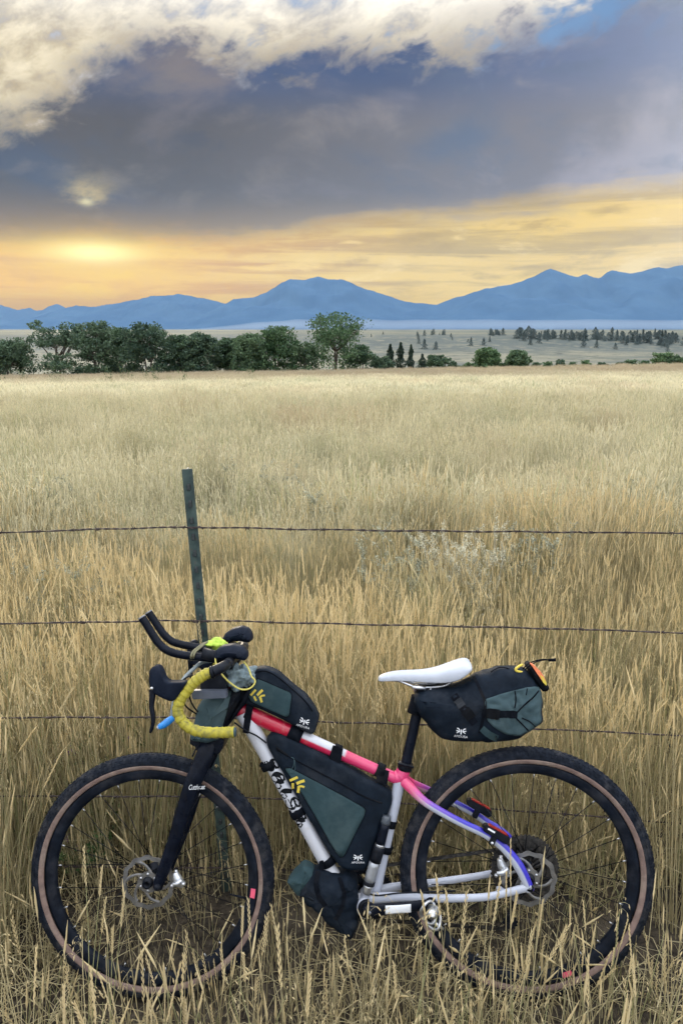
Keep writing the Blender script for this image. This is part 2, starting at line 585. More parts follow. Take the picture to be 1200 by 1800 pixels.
def limb(V, F, p, q, r0, r1, rng, seg=6, bend=0.12, steps=5):
    p, q = Vector(p), Vector(q)
    d = q - p
    L = d.length
    side = Vector((rng.normal(), rng.normal(), rng.normal() * 0.4)) * bend * L
    pts = [p + d * t + side * (4 * t * (1 - t)) * 0.5 for t in np.linspace(0, 1, steps)]
    base = len(V)
    for i, c in enumerate(pts):
        t = i / (steps - 1)
        r = r0 + (r1 - r0) * t
        ax = (pts[min(i + 1, steps - 1)] - pts[max(i - 1, 0)]).normalized()
        u = ax.orthogonal().normalized(); w = ax.cross(u)
        for k in range(seg):
            a = 2 * math.pi * k / seg
            V.append(c + (u * math.cos(a) + w * math.sin(a)) * r)
    for i in range(steps - 1):
        for k in range(seg):
            F.append((base + i * seg + k, base + i * seg + (k + 1) % seg, base + (i + 1) * seg + (k + 1) % seg, base + (i + 1) * seg + k))
    return pts


def tree(name, label, px, top, half, y, style, seed, mat, cat='tree', group=None, nleaf=5200, base_drop=0.35):
    """Broad-leaved tree: trunk and limbs, leaf clumps round limb ends. px/top/half are photo pixels of the crown."""
    rng = np.random.default_rng(seed)
    tp = on_y(px, top, y)
    x = tp.x
    z0 = gz(x, y) - 0.1
    H = tp.z - z0
    W_ = half / F_PX * y * 1.10
    root = empty(name, loc=(x, y, z0))
    tag(root, label, cat, group)
    V, F, ends = [], [], []
    multi = rng.integers(2, 4) if style != 'open' else 2
    for s in range(multi):
        a0 = rng.uniform(0, 6.28)
        lean = W_ * (0.25 if style != 'open' else 0.45)
        fork = Vector((math.cos(a0) * lean * 0.5, math.sin(a0) * lean * 0.5, H * rng.uniform(0.28, 0.42)))
        limb(V, F, (math.cos(a0) * 0.15, math.sin(a0) * 0.15, -0.1), fork, H * 0.019, H * 0.013, rng, bend=0.06)
        for b in range(5 if style != 'open' else 6):
            a = rng.uniform(0, 6.28)
            rr = W_ * rng.uniform(0.25, 0.85)
            zt = H * rng.uniform(0.40 if style != 'open' else 0.62, 0.93)
            e = Vector((math.cos(a) * rr, math.sin(a) * rr, zt))
            pts = limb(V, F, fork, e, H * 0.016, H * 0.004, rng, seg=5, bend=0.14, steps=6)
            ends.append(e); ends.append(pts[3])
            for q in range(2):
                e2 = pts[3] + Vector((rng.normal() * W_ * 0.3, rng.normal() * W_ * 0.3, H * rng.uniform(0.02, 0.2)))
                limb(V, F, pts[3], e2, H * 0.006, H * 0.002, rng, seg=4, bend=0.1, steps=4)
                ends.append(e2)
    # clump centres: limb ends plus a filled envelope
    cl = []
    lo = {'dense': 0.02, 'open': 0.46, 'airy': 0.03, 'shrub': 0.02}[style]
    nclump = {'dense': 120, 'open': 34, 'airy': 130, 'shrub': 40}[style]
    for e in ends:
        cl.append((e.x, e.y, min(e.z, H * 0.93)))
    while len(cl) < nclump + len(ends):
        zz = rng.uniform(lo, 0.95)
        prof = {'dense': math.sqrt(max(0.05, 1 - ((zz - 0.38) / 0.62) ** 2)), 'open': math.sqrt(max(0.05, 1 - ((zz - 0.74) / 0.27) ** 2)),
                'airy': math.sqrt(max(0.05, 1 - ((zz - 0.36) / 0.66) ** 2)), 'shrub': math.sqrt(max(0.05, 1 - ((zz - 0.3) / 0.72) ** 2))}[style]
        a = rng.uniform(0, 6.28)
        rr = W_ * prof * math.sqrt(rng.uniform(0.12, 1)) * 0.92
        cl.append((math.cos(a) * rr, math.sin(a) * rr, zz * H))
    cl = np.array(cl)
    if style == 'open': cl = cl[cl[:, 2] > 0.56 * H]
    cl[:, :2] = np.clip(cl[:, :2], -W_ * 1.05, W_ * 1.05)
    csz = rng.uniform(0.10, 0.20, len(cl)) * min(W_ * 1.6, H) * (0.8 if style in ('airy', 'open') else 1.0)
    ctint = np.clip(rng.uniform(0.0, 0.7, len(cl)) + rng.uniform(-0.18, 0.38), 0, 1)
    k = rng.integers(0, len(cl), nleaf)
    off = rng.normal(size=(nleaf, 3)); off /= np.linalg.norm(off, axis=1)[:, None]
    off *= (rng.uniform(0, 1, nleaf) ** 0.45)[:, None] * csz[k][:, None]
    off[:, 2] *= 0.7
    P = cl[k] + off
    P[:, 2] = np.where(P[:, 2] < 0.05, rng.uniform(0.05, 0.5, nleaf), np.minimum(P[:, 2], H * 1.0))
    me = leaves_mesh('crown', P, rng.uniform(0.09, 0.20, nleaf) * (1.0 if style != 'shrub' else 0.8), rng, mat, tint=ctint[k])
    obj('crown', me, root)
    mobj('trunk', V, F, BARK, root)
    return root


def juniper_mesh(seed, H, W_, nleaf, mat=None):
    rng = np.random.default_rng(seed)
    zz = rng.uniform(0.03, 1, nleaf) ** 1.15
    prof = (1 - zz) ** 0.75 * (0.8 + 0.3 * np.sin(zz * 17 + seed)) + 0.05
    a = rng.uniform(0, 6.283, nleaf)
    lump = 0.82 + 0.25 * np.sin(3 * a + 9 * zz + seed) 
    rr = W_ * prof * lump * np.sqrt(rng.uniform(0.25, 1, nleaf))
    P = np.stack([np.cos(a) * rr, np.sin(a) * rr, zz * H], -1)
    me = leaves_mesh('crown', P, rng.uniform(0.035, 0.075, nleaf) * H * 0.55, rng, mat or LEAF_JUNIPER, tint=0.25 + 0.5 * rng.uniform(0, 1, nleaf))
    V, F = [], []
    limb(V, F, (0, 0, -0.2), (0, 0, H * 0.8), H * 0.03, H * 0.008, rng, bend=0.02)
    tm = new_mesh('trunk', V, F, BARK)
    return me, tm


GT = 'broad-leaved trees along the far edge of the field'
T_ = [  # px, top, half, y, style, material, label
    (12, 594, 46, 104, 'dense', LEAF_DARK, 'low dark tree cut by the left edge of the view'),
    (92, 562, 54, 106, 'open', LEAF_DARK, 'umbrella-shaped tree with bare forked trunk, second from the left'),
    (104, 620, 40, 101, 'shrub', LEAF_DARK, 'dark rounded bush below the umbrella-shaped tree'),
    (166, 563, 40, 104, 'dense', LEAF_DARK, 'tall dark tree just right of the umbrella-shaped tree'),
    (212, 576, 32, 108, 'dense', LEAF_MID, 'dark tree in the middle of the left grove, behind its neighbours'),
    (256, 566, 46, 103, 'dense', LEAF_DARK, 'wide dark tree with leaning bare trunk right in the left grove'),
    (312, 588, 30, 107, 'dense', LEAF_MID, 'mid green tree stepping down right of the wide dark tree'),
    (354, 584, 34, 103, 'dense', LEAF_DARK, 'rounded dark tree left of the gap of greyish branches'),
    (402, 594, 30, 106, 'airy', LEAF_MID, 'loose greyish green tree in the middle of the row'),
    (438, 585, 32, 103, 'dense', LEAF_MID, 'rounded tree left of the bright green tree'),
    (486, 573, 38, 104, 'dense', LEAF_GREEN, 'brighter green rounded tree left of the tallest tree'),
    (536, 596, 28, 103, 'shrub', LEAF_MID, 'short dark tree squeezed in left of the tallest tree'),
    (588, 549, 54, 105, 'dense', LEAF_GREEN, 'tallest tree, open leafy crown against the central mountain'),
    (636, 606, 26, 104, 'shrub', LEAF_MID, 'low dark bush at the right foot of the tallest tree'),
    (672, 626, 20, 103, 'shrub', LEAF_DARK, 'low dark bush left of the conical junipers'),
    (768, 624, 26, 108, 'shrub', LEAF_MID, 'wide low green bush right of the conical junipers'),
    (857, 611, 23, 112, 'dense', LEAF_GREEN, 'rounded green tree standing alone right of centre'),
    (910, 616, 19, 114, 'dense', LEAF_MID, 'small rounded dark green tree right of the lone green tree'),
    (1166, 618, 22, 116, 'shrub', LEAF_GREEN, 'green bush at the field edge near the right border'),
    (1196, 625, 20, 114, 'shrub', LEAF_MID, 'dark bush cut by the right border of the view'),
]
for i, (px, top, half, y, st, mt, lb) in enumerate(T_):
    tree('tree' if st != 'shrub' else 'bush', lb, px, top, half, y, st, 100 + i, mt, 'tree' if st != 'shrub' else 'bush', GT if st != 'shrub' else 'bushes along the far edge of the field',
         nleaf=7000 if px == 588 else {'dense': 9500, 'open': 4200, 'airy': 8500, 'shrub': 3600}[st])

# low hedge of small bushes along the right part of the field edge
HB = [(796, 636, 10), (822, 637, 12), (838, 634, 9), (942, 637, 8), (962, 635, 9), (984, 632, 10), (1005, 636, 8), (1030, 633, 9), (1058, 637, 9), (1108, 632, 11), (1132, 634, 9), (884, 637, 9), (1088, 637, 8)]
ORD = ['leftmost'] + [w + ' from the left' for w in 'second third fourth fifth sixth seventh eighth ninth tenth eleventh twelfth'.split()] + ['rightmost']
rank = {k: r for r, k in enumerate(sorted(range(len(HB)), key=lambda q: HB[q][0]))}
for i, (px, top, half) in enumerate(HB):
    tree('bush', '%s small bush in the broken hedge along the right field edge' % ORD[rank[i]], px, top, half, 112 + (i % 3) * 2, 'shrub', 300 + i, (LEAF_MID, LEAF_GREEN, LEAF_DARK)[i % 3], 'bush',
         'small hedge bushes at the right field edge', nleaf=900)

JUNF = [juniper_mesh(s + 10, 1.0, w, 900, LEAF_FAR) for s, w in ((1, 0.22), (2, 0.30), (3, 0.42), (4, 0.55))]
JUN = [juniper_mesh(s, 1.0, w, 1500) for s, w in ((1, 0.22), (2, 0.30), (3, 0.42), (4, 0.55))]


def juniper(label, px, top, y, ratio, group, bottom=None):
    tp = on_y(px, top, y)
    z0 = gz(tp.x, y) - 0.1
    H = max(1.0, tp.z - z0)
    k = int(np.argmin([abs(w - ratio) for w in (0.22, 0.30, 0.42, 0.55)]))
    root = empty('juniper_tree', loc=(tp.x, y, z0))
    tag(root, label, 'tree', group)
    root.scale = (H, H, H)
    root.rotation_euler = (0, 0, px * 1.7)
    obj('crown', JUN[k][0], root)
    obj('trunk', JUN[k][1], root)


for px, top, y, ra, lb in ((686, 605, 104, 0.30, 'left of the three conical junipers right of the tallest tree'),
                           (704, 602, 107, 0.30, 'middle of the three conical junipers right of the tallest tree'),
                           (722, 606, 103, 0.22, 'bluish slim juniper, right of the three conical junipers'),
                           (742, 622, 106, 0.42, 'short juniper right of the slim bluish juniper')):
    juniper(lb, px, top, y, ra, 'conical junipers right of the tallest tree')

# junipers dotted on the face and rim of the bench, in loose clusters where the slope is
rng = random.Random(5)
CL = [(862, 600), (905, 575), (930, 560), (955, 590), (990, 585), (1010, 570), (1040, 600), (1065, 580), (1090, 590), (1120, 575), (1140, 600), (1165, 585), (1185, 570), (1205, 590), (1230, 580), (760, 600), (1100, 540), (1150, 530)]
for i in range(185):
    if rng.random() < 0.82:
        cpx, cy0 = rng.choice(CL)
        px, y = cpx + rng.gauss(0, 11), cy0 + rng.gauss(0, 14)
    else:
        px, y = 650 + 570 * rng.random(), rng.uniform(445, 630)
    H = rng.triangular(2.0, 8.6, 4.6) * (1.15 if px > 880 else 0.75)
    x = (px - CX) / F_PX * y
    root = empty('juniper_tree', loc=(x, y, gz(x, y) - 0.2))
    root.scale = (H * rng.uniform(0.9, 1.35),) * 2 + (H,)
    root.rotation_euler = (0, 0, rng.random() * 6)
    k = rng.choice((1, 2, 2, 3, 3))
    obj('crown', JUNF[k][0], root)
    obj('trunk', JUNF[k][1], root)
    tag(root, 'small dark juniper dotted over the far pale bench under the mountains', 'tree', 'junipers scattered on the far bench')

# ------------------------------------------------------------------ grass
def grass_material(name, base_a, base_b, head, near=True):
    m, nt, b = material(name)
    oi = nt.nodes.new('ShaderNodeObjectInfo')
    at = nt.nodes.new('ShaderNodeAttribute'); at.attribute_name = 'rnd'
    ah = nt.nodes.new('ShaderNodeAttribute'); ah.attribute_name = 'hd'
    loc = oi.outputs['Location']
    n1 = nz(nt, loc, 0.35, 4, 0.6)
    n2 = nz(nt, loc, 0.045, 4, 0.55)
    r = E(nt, at.outputs['Fac']); rn = E(nt, oi.outputs['Random']); hd = E(nt, ah.outputs['Fac'])
    c = cmix(nt, r * 0.6 + rn * 0.4, base_a, base_b)
    c = cmix(nt, hd, c, head)
    n3 = nz(nt, loc, 1.0, 4, 0.6)
    c = cmix(nt, n3.step(0.56, 0.70) * 0.55, c, (0.30, 0.285, 0.17))
    c = cmix(nt, n3.step(0.42, 0.30) * 0.6, c, (0.80, 0.76, 0.58))
    # whole drifts of paler, greener and redder grass
    c = cmix(nt, n1.step(0.54, 0.68) * 0.6, c, (0.46, 0.48, 0.31))
    c = cmix(nt, n1.step(0.45, 0.32) * 0.6, c, (0.60, 0.49, 0.33))
    c = cmix(nt, n2.step(0.52, 0.70) * 0.6, c, (0.60, 0.61, 0.44))
    sl = nt.nodes.new('ShaderNodeSeparateXYZ'); nt.links.new(loc, sl.inputs[0])
    c = cmix(nt, (E(nt, sl.outputs[1]) + n2 * 30.0).step(58, 86) * 0.75, c, (0.36, 0.285, 0.195))     # a browner stand along the far edge
    c = cmix(nt, (rn.step(0.84, 0.90, False)) * (1.0 - hd) * 0.6, c, (0.30, 0.34, 0.14))
    nt.links.new(c, b.inputs['Base Color'])
    b.inputs['Roughness'].default_value = 0.7
    b.inputs['Specular IOR Level'].default_value = 0.2
    tr = nt.nodes.new('ShaderNodeBsdfTranslucent')
    nt.links.new(c, tr.inputs['Color'])
    mx = nt.nodes.new('ShaderNodeMixShader'); mx.inputs[0].default_value = 0.42
    nt.links.new(b.outputs[0], mx.inputs[1]); nt.links.new(tr.outputs[0], mx.inputs[2])
    nt.links.new(mx.outputs[0], nt.nodes['Material Output'].inputs['Surface'])
    return m


GRASS = grass_material('dry_grass', (0.35, 0.32, 0.195), (0.73, 0.685, 0.475), (0.77, 0.71, 0.50))
GRASS_NEAR = grass_material('dry_grass_near', (0.39, 0.335, 0.185), (0.78, 0.685, 0.425), (0.80, 0.68, 0.41))


class GM:
    """Collects grass geometry with per-vertex tone ('rnd') and head mask ('hd')."""
    def __init__(s): s.V, s.F, s.r, s.h = [], [], [], []

    def ribbon(s, pts, w0, w1, tone, head=0.0, face=None, tri=False):
        base = len(s.V)
        n = len(pts)
        for i, p in enumerate(pts):
            t = i / (n - 1)
            w = w0 + (w1 - w0) * t
            ax = (pts[min(i + 1, n - 1)] - pts[max(i - 1, 0)])
            side = ax.cross(face) if face is not None else ax.cross(Vector((0.3, 1, 0.1)))
            if side.length < 1e-6: side = Vector((1, 0, 0))
            side.normalize()
            if tri:
                up = ax.cross(side).normalized()
                for k in range(3):
                    a = 2.0944 * k
                    s.V.append(p + side * (math.cos(a) * w * 0.6) + up * (math.sin(a) * w * 0.6)); s.r.append(tone); s.h.append(head)
            else:
                s.V.append(p - side * w * 0.5); s.V.append(p + side * w * 0.5)
                s.r += [tone, tone]; s.h += [head, head]
        k = 3 if tri else 2
        for i in range(n - 1):
            for j in range(3 if tri else 1):
                a, b_ = base + i * k + j, base + i * k + (j + 1) % k
                s.F.append((a, b_, b_ + k, a + k))

    def spindle(s, p, q, w, tone, seg=5, rings=(0.25, 1.0, 0.95, 0.6, 0.12), rag=0.0, rng=None):
        base = len(s.V)
        ax = (q - p)
        u = ax.orthogonal().normalized(); v = ax.normalized().cross(u)
        for i, rr in enumerate(rings):
            c = p + ax * (i / (len(rings) - 1))
            for k in range(seg):
                a = 2 * math.pi * k / seg + i * 0.6
                r = w * rr * (1 + (rng.uniform(-rag, rag) if rag else 0))
                s.V.append(c + (u * math.cos(a) + v * math.sin(a)) * r); s.r.append(min(1, max(0, tone + (rng.uniform(-0.2, 0.2) if rng else 0)))); s.h.append(1.0)
        for i in range(len(rings) - 1):
            for k in range(seg):
                s.F.append((base + i * seg + k, base + i * seg + (k + 1) % seg, base + (i + 1) * seg + (k + 1) % seg, base + (i + 1) * seg + k))

    def mesh(s, name, mat):
        me = new_mesh(name, s.V, s.F, mat)
        for nm, d in (('rnd', s.r), ('hd', s.h)):
            a = me.attributes.new(nm, 'FLOAT', 'POINT'); a.data.foreach_set('value', d)
        return me


def stem_path(rng, base, h, lean_a, lean, droop, n=6):
    pts = []
    for i in range(n):
        t = i / (n - 1)
        off = lean * h * (0.5 * t + 0.5 * t * t) + droop * h * max(0, t - 0.65) ** 2 * 3
        pts.append(Vector((base[0] + math.cos(lean_a) * off, base[1] + math.sin(lean_a) * off, base[2] + h * t * (1 - 0.18 * lean * t) - droop * h * max(0, t - 0.75) ** 2 * 2.2)))
    return pts


def add_head(g, rng, pts, kind, tone, scale=1.0, seg=5):
    tip, d = pts[-1], (pts[-1] - pts[-2]).normalized()
    if kind == 0:      # tight spike
        L = rng.uniform(0.055, 0.10) * scale
        g.spindle(tip - d * 0.01, tip + d * L, rng.uniform(0.0022, 0.0034) * scale, tone, seg, rag=0.25, rng=rng)
    elif kind == 1:    # ear of overlapping spikelets (wheatgrass)
        L = rng.uniform(0.08, 0.13) * scale
        side = d.orthogonal().normalized()
        for k in range(15):
            p = tip + d * (L * k / 15)
            s_ = side if k % 2 else -side
            g.spindle(p, p + d * 0.017 * scale + s_ * 0.0036 * scale, 0.0019 * scale, tone, 4, (0.3, 1, 0.15), rng=rng)
    else:              # loose oat-like panicle, hanging spikelets
        L = rng.uniform(0.07, 0.12) * scale
        for k in range(9):
            p = tip + d * (L * (k / 9 - 0.4))
            a = rng.uniform(0, 6.28)
            q = p + Vector((math.cos(a) * 0.022, math.sin(a) * 0.022, rng.uniform(-0.012, 0.012))) * scale
            g.ribbon([p, (p + q) / 2 + Vector((0, 0, 0.003)), q], 0.0008, 0.0006, tone, 0.5)
            g.spindle(q, q + Vector((math.cos(a) * 0.006, math.sin(a) * 0.006, -0.012)) * scale, 0.0019 * scale, min(1, tone + 0.1), 4, (0.4, 1, 0.1), rng=rng)


def near_tuft(seed, nst=20, nbl=9, r=0.10, h=(0.42, 0.82), heads=0.7, kind=None, lean=0.12, hs=1.0):
    rng = random.Random(seed)
    g = GM()
    hk = rng.choice((0, 1, 2)) if kind is None else kind
    for i in range(nst):
        a = rng.uniform(0, 6.28); rr = r * math.sqrt(rng.random())
        hh = rng.uniform(*h)
        la = a + rng.uniform(-0.9, 0.9)
        pts = stem_path(rng, (math.cos(a) * rr, math.sin(a) * rr, -0.02), hh, la, rng.uniform(0.0, lean), rng.uniform(0, 0.30) * (rng.random() < 0.35))
        tone = rng.random()
        g.ribbon(pts, 0.0029, 0.0017, tone, 0.0, tri=True)
        if rng.random() < heads:
            add_head(g, rng, pts, hk if rng.random() < 0.8 else rng.choice((0, 1, 2)), tone, hs)
    for i in range(nbl):
        a = rng.uniform(0, 6.28); rr = r * math.sqrt(rng.random())
        hh = rng.uniform(0.15, 0.42) * h[1] / 0.8
        pts = stem_path(rng, (math.cos(a) * rr, math.sin(a) * rr, -0.02), hh, rng.uniform(0, 6.28), rng.uniform(0.05, 0.4), rng.uniform(0.0, 0.9), 5)
        g.ribbon(pts, 0.0032, 0.0010, rng.random() * 0.7, 0.0, face=Vector((rng.uniform(-1, 1), rng.uniform(-1, 1), 0.2)))
    return g.mesh('grass_tuft', GRASS_NEAR)


def mid_tuft(seed, nst=30, r=0.2, h=(0.34, 0.84), w=0.0056):
    rng = random.Random(seed)
    g = GM()
    hk = rng.choice((0, 1, 2))
    for i in range(nst):
        a = rng.uniform(0, 6.28); rr = r * math.sqrt(rng.random())
        pts = stem_path(rng, (math.cos(a) * rr, math.sin(a) * rr, -0.02), rng.uniform(*h), rng.uniform(0, 6.28), rng.uniform(0.0, 0.15), rng.uniform(0, 0.4) * (rng.random() < 0.5), 5)
        tone = rng.random()
        g.ribbon(pts, w, w * 0.6, tone)
        if rng.random() < 0.7:
            if hk == 2:
                for k in range(4):
                    p = pts[-1] + Vector((rng.uniform(-.02, .02), rng.uniform(-.02, .02), rng.uniform(-.05, .03)))
                    g.spindle(p, p + Vector((rng.uniform(-.01, .01), 0, -0.018)), 0.0045, tone, 3, (0.4, 1, 0.2), rng=rng)
            else:
                d = (pts[-1] - pts[-2]).normalized()
                g.spindle(pts[-1] - d * 0.01, pts[-1] + d * rng.uniform(0.05, 0.09), 0.0052, tone, 4, (0.3, 1, 0.8, 0.15), rng=rng)
    for i in range(nst // 2):
        a = rng.uniform(0, 6.28); rr = r * math.sqrt(rng.random())
        pts = stem_path(rng, (math.cos(a) * rr, math.sin(a) * rr, -0.02), rng.uniform(0.2, 0.4), rng.uniform(0, 6.28), rng.uniform(0.05, 0.4), rng.uniform(0.0, 0.8), 4)
        g.ribbon(pts, w * 1.2, w * 0.4, rng.random() * 0.6)
    return g.mesh('grass_tuft', GRASS)


def far_tuft(seed, nst=46, r=0.55, h=(0.42, 0.72), w=0.013):
    rng = random.Random(seed)
    g = GM()
    for i in range(nst):
        a = rng.uniform(0, 6.28); rr = r * math.sqrt(rng.random())
        pts = stem_path(rng, (math.cos(a) * rr, math.sin(a) * rr, -0.05), rng.uniform(*h), rng.uniform(0, 6.28), rng.uniform(0.0, 0.18), rng.uniform(0, 0.4), 4)
        tone = rng.random()
        g.ribbon(pts, w, w * 0.9, tone, head=0.0)
        p = pts[-1]
        g.ribbon([p - Vector((0, 0, 0.02)), p + Vector((rng.uniform(-.02, .02), 0, 0.07))], w * 1.4, w * 0.5, tone, 1.0)
    return g.mesh('grass_tuft', GRASS)


def lying_tuft(seed, n=26, r=0.16):
    """Matted, broken stems close to the ground."""
    rng = random.Random(seed)
    g = GM()
    for i in range(n):
        a = rng.uniform(0, 6.28); rr = r * math.sqrt(rng.random())
        b = rng.uniform(0, 6.28); L = rng.uniform(0.12, 0.4)
        p0 = Vector((math.cos(a) * rr, math.sin(a) * rr, rng.uniform(0.0, 0.03)))
        rise = rng.uniform(0.0, 0.14)
        cv = rng.uniform(-0.25, 0.25)
        pts = [p0 + Vector((math.cos(b + cv * t) * L * t, math.sin(b + cv * t) * L * t, rise * math.sin(t * 2.6) + 0.004)) for t in (0, .25, .5, .75, 1)]
        g.ribbon(pts, 0.0030, 0.0014, rng.random(), 0, tri=True)
    return g.mesh('grass_tuft', GRASS_NEAR)


def scatter(name, label, meshes, pts):
    """One grass object: pts rows are x, y, z, tilt x, tilt y, spin, scale, mesh index."""
    src = bpy.data.collections.new(name + '_tufts')
    for i, me in enumerate(meshes):
        src.objects.link(bpy.data.objects.new('tuft_%02d' % i, me))
    pts = np.asarray(pts, float)
    me = bpy.data.meshes.new(name)
    me.vertices.add(len(pts)); me.vertices.foreach_set('co', pts[:, :3].ravel())
    a = me.attributes.new('rot', 'FLOAT_VECTOR', 'POINT'); a.data.foreach_set('vector', pts[:, 3:6].ravel())
    a = me.attributes.new('scl', 'FLOAT', 'POINT'); a.data.foreach_set('value', pts[:, 6])
    a = me.attributes.new('idx', 'INT', 'POINT'); a.data.foreach_set('value', pts[:, 7].astype(np.int32))
    o = obj(name, me)
    ng = bpy.data.node_groups.new(name, 'GeometryNodeTree')
    ng.interface.new_socket('Geometry', in_out='INPUT', socket_type='NodeSocketGeometry')
    ng.interface.new_socket('Geometry', in_out='OUTPUT', socket_type='NodeSocketGeometry')
    gi, go = ng.nodes.new('NodeGroupInput'), ng.nodes.new('NodeGroupOutput')
    ip = ng.nodes.new('GeometryNodeInstanceOnPoints')
    ci = ng.nodes.new('GeometryNodeCollectionInfo')
    ci.inputs['Collection'].default_value = src
    ci.inputs['Separate Children'].default_value = True
    ci.inputs['Reset Children'].default_value = True
    def named(nm, ty):
        n = ng.nodes.new('GeometryNodeInputNamedAttribute'); n.data_type = ty; n.inputs['Name'].default_value = nm
        return n.outputs['Attribute']
    er = ng.nodes.new('FunctionNodeEulerToRotation')
    L = ng.links.new
    L(named('rot', 'FLOAT_VECTOR'), er.inputs[0])
    L(gi.outputs[0], ip.inputs['Points'])
    L(ci.outputs[0], ip.inputs['Instance'])
    ip.inputs['Pick Instance'].default_value = True
    L(named('idx', 'INT'), ip.inputs['Instance Index'])
    L(er.outputs[0], ip.inputs['Rotation'])
    L(named('scl', 'FLOAT'), ip.inputs['Scale'])
    L(ip.outputs[0], go.inputs[0])
    md = o.modifiers.new('scatter', 'NODES')
    md.node_group = ng
    tag(o, label, 'grass', kind='stuff')
    return o


def rows(n, xf, y0, y1, nm, rng, size=(0.8, 1.15), keep=None, grow=None, ypow=1.0):
    out = []
    tries = 0
    while len(out) < n and tries < n * 12:
        tries += 1
        y = y0 + (y1 - y0) * rng.random() ** ypow
        hw = xf(y)
        x = rng.uniform(-hw, hw)
        if keep is not None and rng.random() > keep(x, y): continue
        s = rng.uniform(*size) * (grow(x, y) if grow else 1.0)
        out.append((x, y, 0, rng.gauss(0, 0.07), rng.gauss(0, 0.07), rng.uniform(0, 6.28), s, rng.randrange(nm)))
    a = np.array(out)
    a[:, 2] = ground_z(a[:, 0], a[:, 1]) - 0.01
    return a


rg = random.Random(11)
patch = lambda x, y: 0.98 + 0.30 * float(vnoise(x, y, 1.1, 21)) + 0.16 * float(vnoise(x, y, 0.25, 22))
# bare, trampled earth shows under and behind the front wheel
def bare(x, y):
    d = ((x + 0.50) / 0.55) ** 2 + ((y - 2.05) / 0.42) ** 2
    d2 = ((x - 0.02) / 0.20) ** 2 + ((y - 2.2) / 0.30) ** 2
    d3 = ((x - 1.02) / 0.30) ** 2 + ((y - 2.05) / 0.25) ** 2
    k = min(1.0, 0.42 + 0.62 * float(sstep(0.6, 1.5, min(d, d2, d3))))
    return k * (0.72 + 0.28 * float(vnoise(x, y, 3.1, 23)))
near_meshes = [near_tuft(40 + i) for i in range(14)]
lie_meshes = [lying_tuft(70 + i) for i in range(6)]
hw = lambda y: 0.56 * y + 1.1
def clear_of_bike(x, y):
    """Tall grass keeps behind the leaning bicycle."""
    return 1.0 if not (-1.05 < x < 1.05 and 1.70 < y < 2.34 + 0.03 * (0.5 - x)) else 0.0
a = rows(2100, hw, 1.95, 6.2, len(near_meshes), rg, (0.80, 1.15), lambda x, y: bare(x, y) * clear_of_bike(x, y), patch, 1.15)
b2 = rows(300, hw, 1.3, 4.2, len(lie_meshes), rg, (0.6, 1.1), lambda x, y: 0.25 + 0.75 * bare(x, y))
scatter('meadow_grass', 'tall dry golden grass with seed heads just behind the fence', near_meshes, a)
scatter('matted_grass', 'broken dry stems lying matted on the dark soil', lie_meshes, b2)
low_meshes = [near_tuft(200 + i, 7, 10, 0.07, (0.10, 0.26), 0.3, None, 0.25) for i in range(6)]
front_meshes = [near_tuft(220 + i, 5, 4, 0.10, (0.22, 0.54), 0.7, (0, 1, 1, 0, 2)[i % 5], 0.13, 0.95) for i in range(10)]
scatter('roadside_grass', 'sparse dry stalks with seed heads standing in front of the wheels', front_meshes,
        rows(104, lambda y: 1.9, 1.10, 1.74, len(front_meshes), rg, (0.75, 1.15)))
scatter('short_grass', 'short dry grass growing under and between the wheels', low_meshes,
        np.concatenate([rows(300, lambda y: 1.9, 1.45, 2.45, len(low_meshes), rg, (0.7, 1.25), lambda x, y: 0.20 + 0.80 * bare(x, y)), rows(90, lambda y: 1.9, 1.4, 1.8, len(low_meshes), rg, (0.7, 1.2))]))
mid_meshes = [mid_tuft(120 + i) for i in range(12)]
gap = lambda x, y: max(0.04, 0.50 + 0.95 * float(vnoise(x, y, 1.1, 25)))
scatter('field_grass', 'dense pale golden grass covering the middle of the field', mid_meshes, rows(5600, hw, 5.6, 27, len(mid_meshes), rg, (0.85, 1.2), gap, patch, 1.2))
far_meshes = [far_tuft(160 + i) for i in range(8)]
scatter('distant_grass', 'pale blond grass running to the trees at the far side of the field', far_meshes,
        rows(23000, lambda y: 0.53 * y + 3, 25, 103, len(far_meshes), rg, (0.8, 1.15), None, patch, 1.15))


# ------------------------------------------------------------------ weeds that stand out from the grass
WEED_GREEN = leaf_material('weed_green', (0.045, 0.085, 0.030), (0.13, 0.20, 0.075))
WEED_GREY = leaf_material('weed_grey', (0.24, 0.25, 0.18), (0.44, 0.45, 0.33))
WEED_PALE = leaf_material('weed_pale', (0.46, 0.45, 0.33), (0.66, 0.63, 0.48))
PURPLE = leaf_material('purple_petals', (0.10, 0.045, 0.16), (0.26, 0.13, 0.34))
STALK = pmat('weed_stalk', (0.16, 0.17, 0.09), 0.8, var=0.3)
STALK_PALE = pmat('pale_weed_stalk', (0.42, 0.40, 0.30), 0.8, var=0.25)


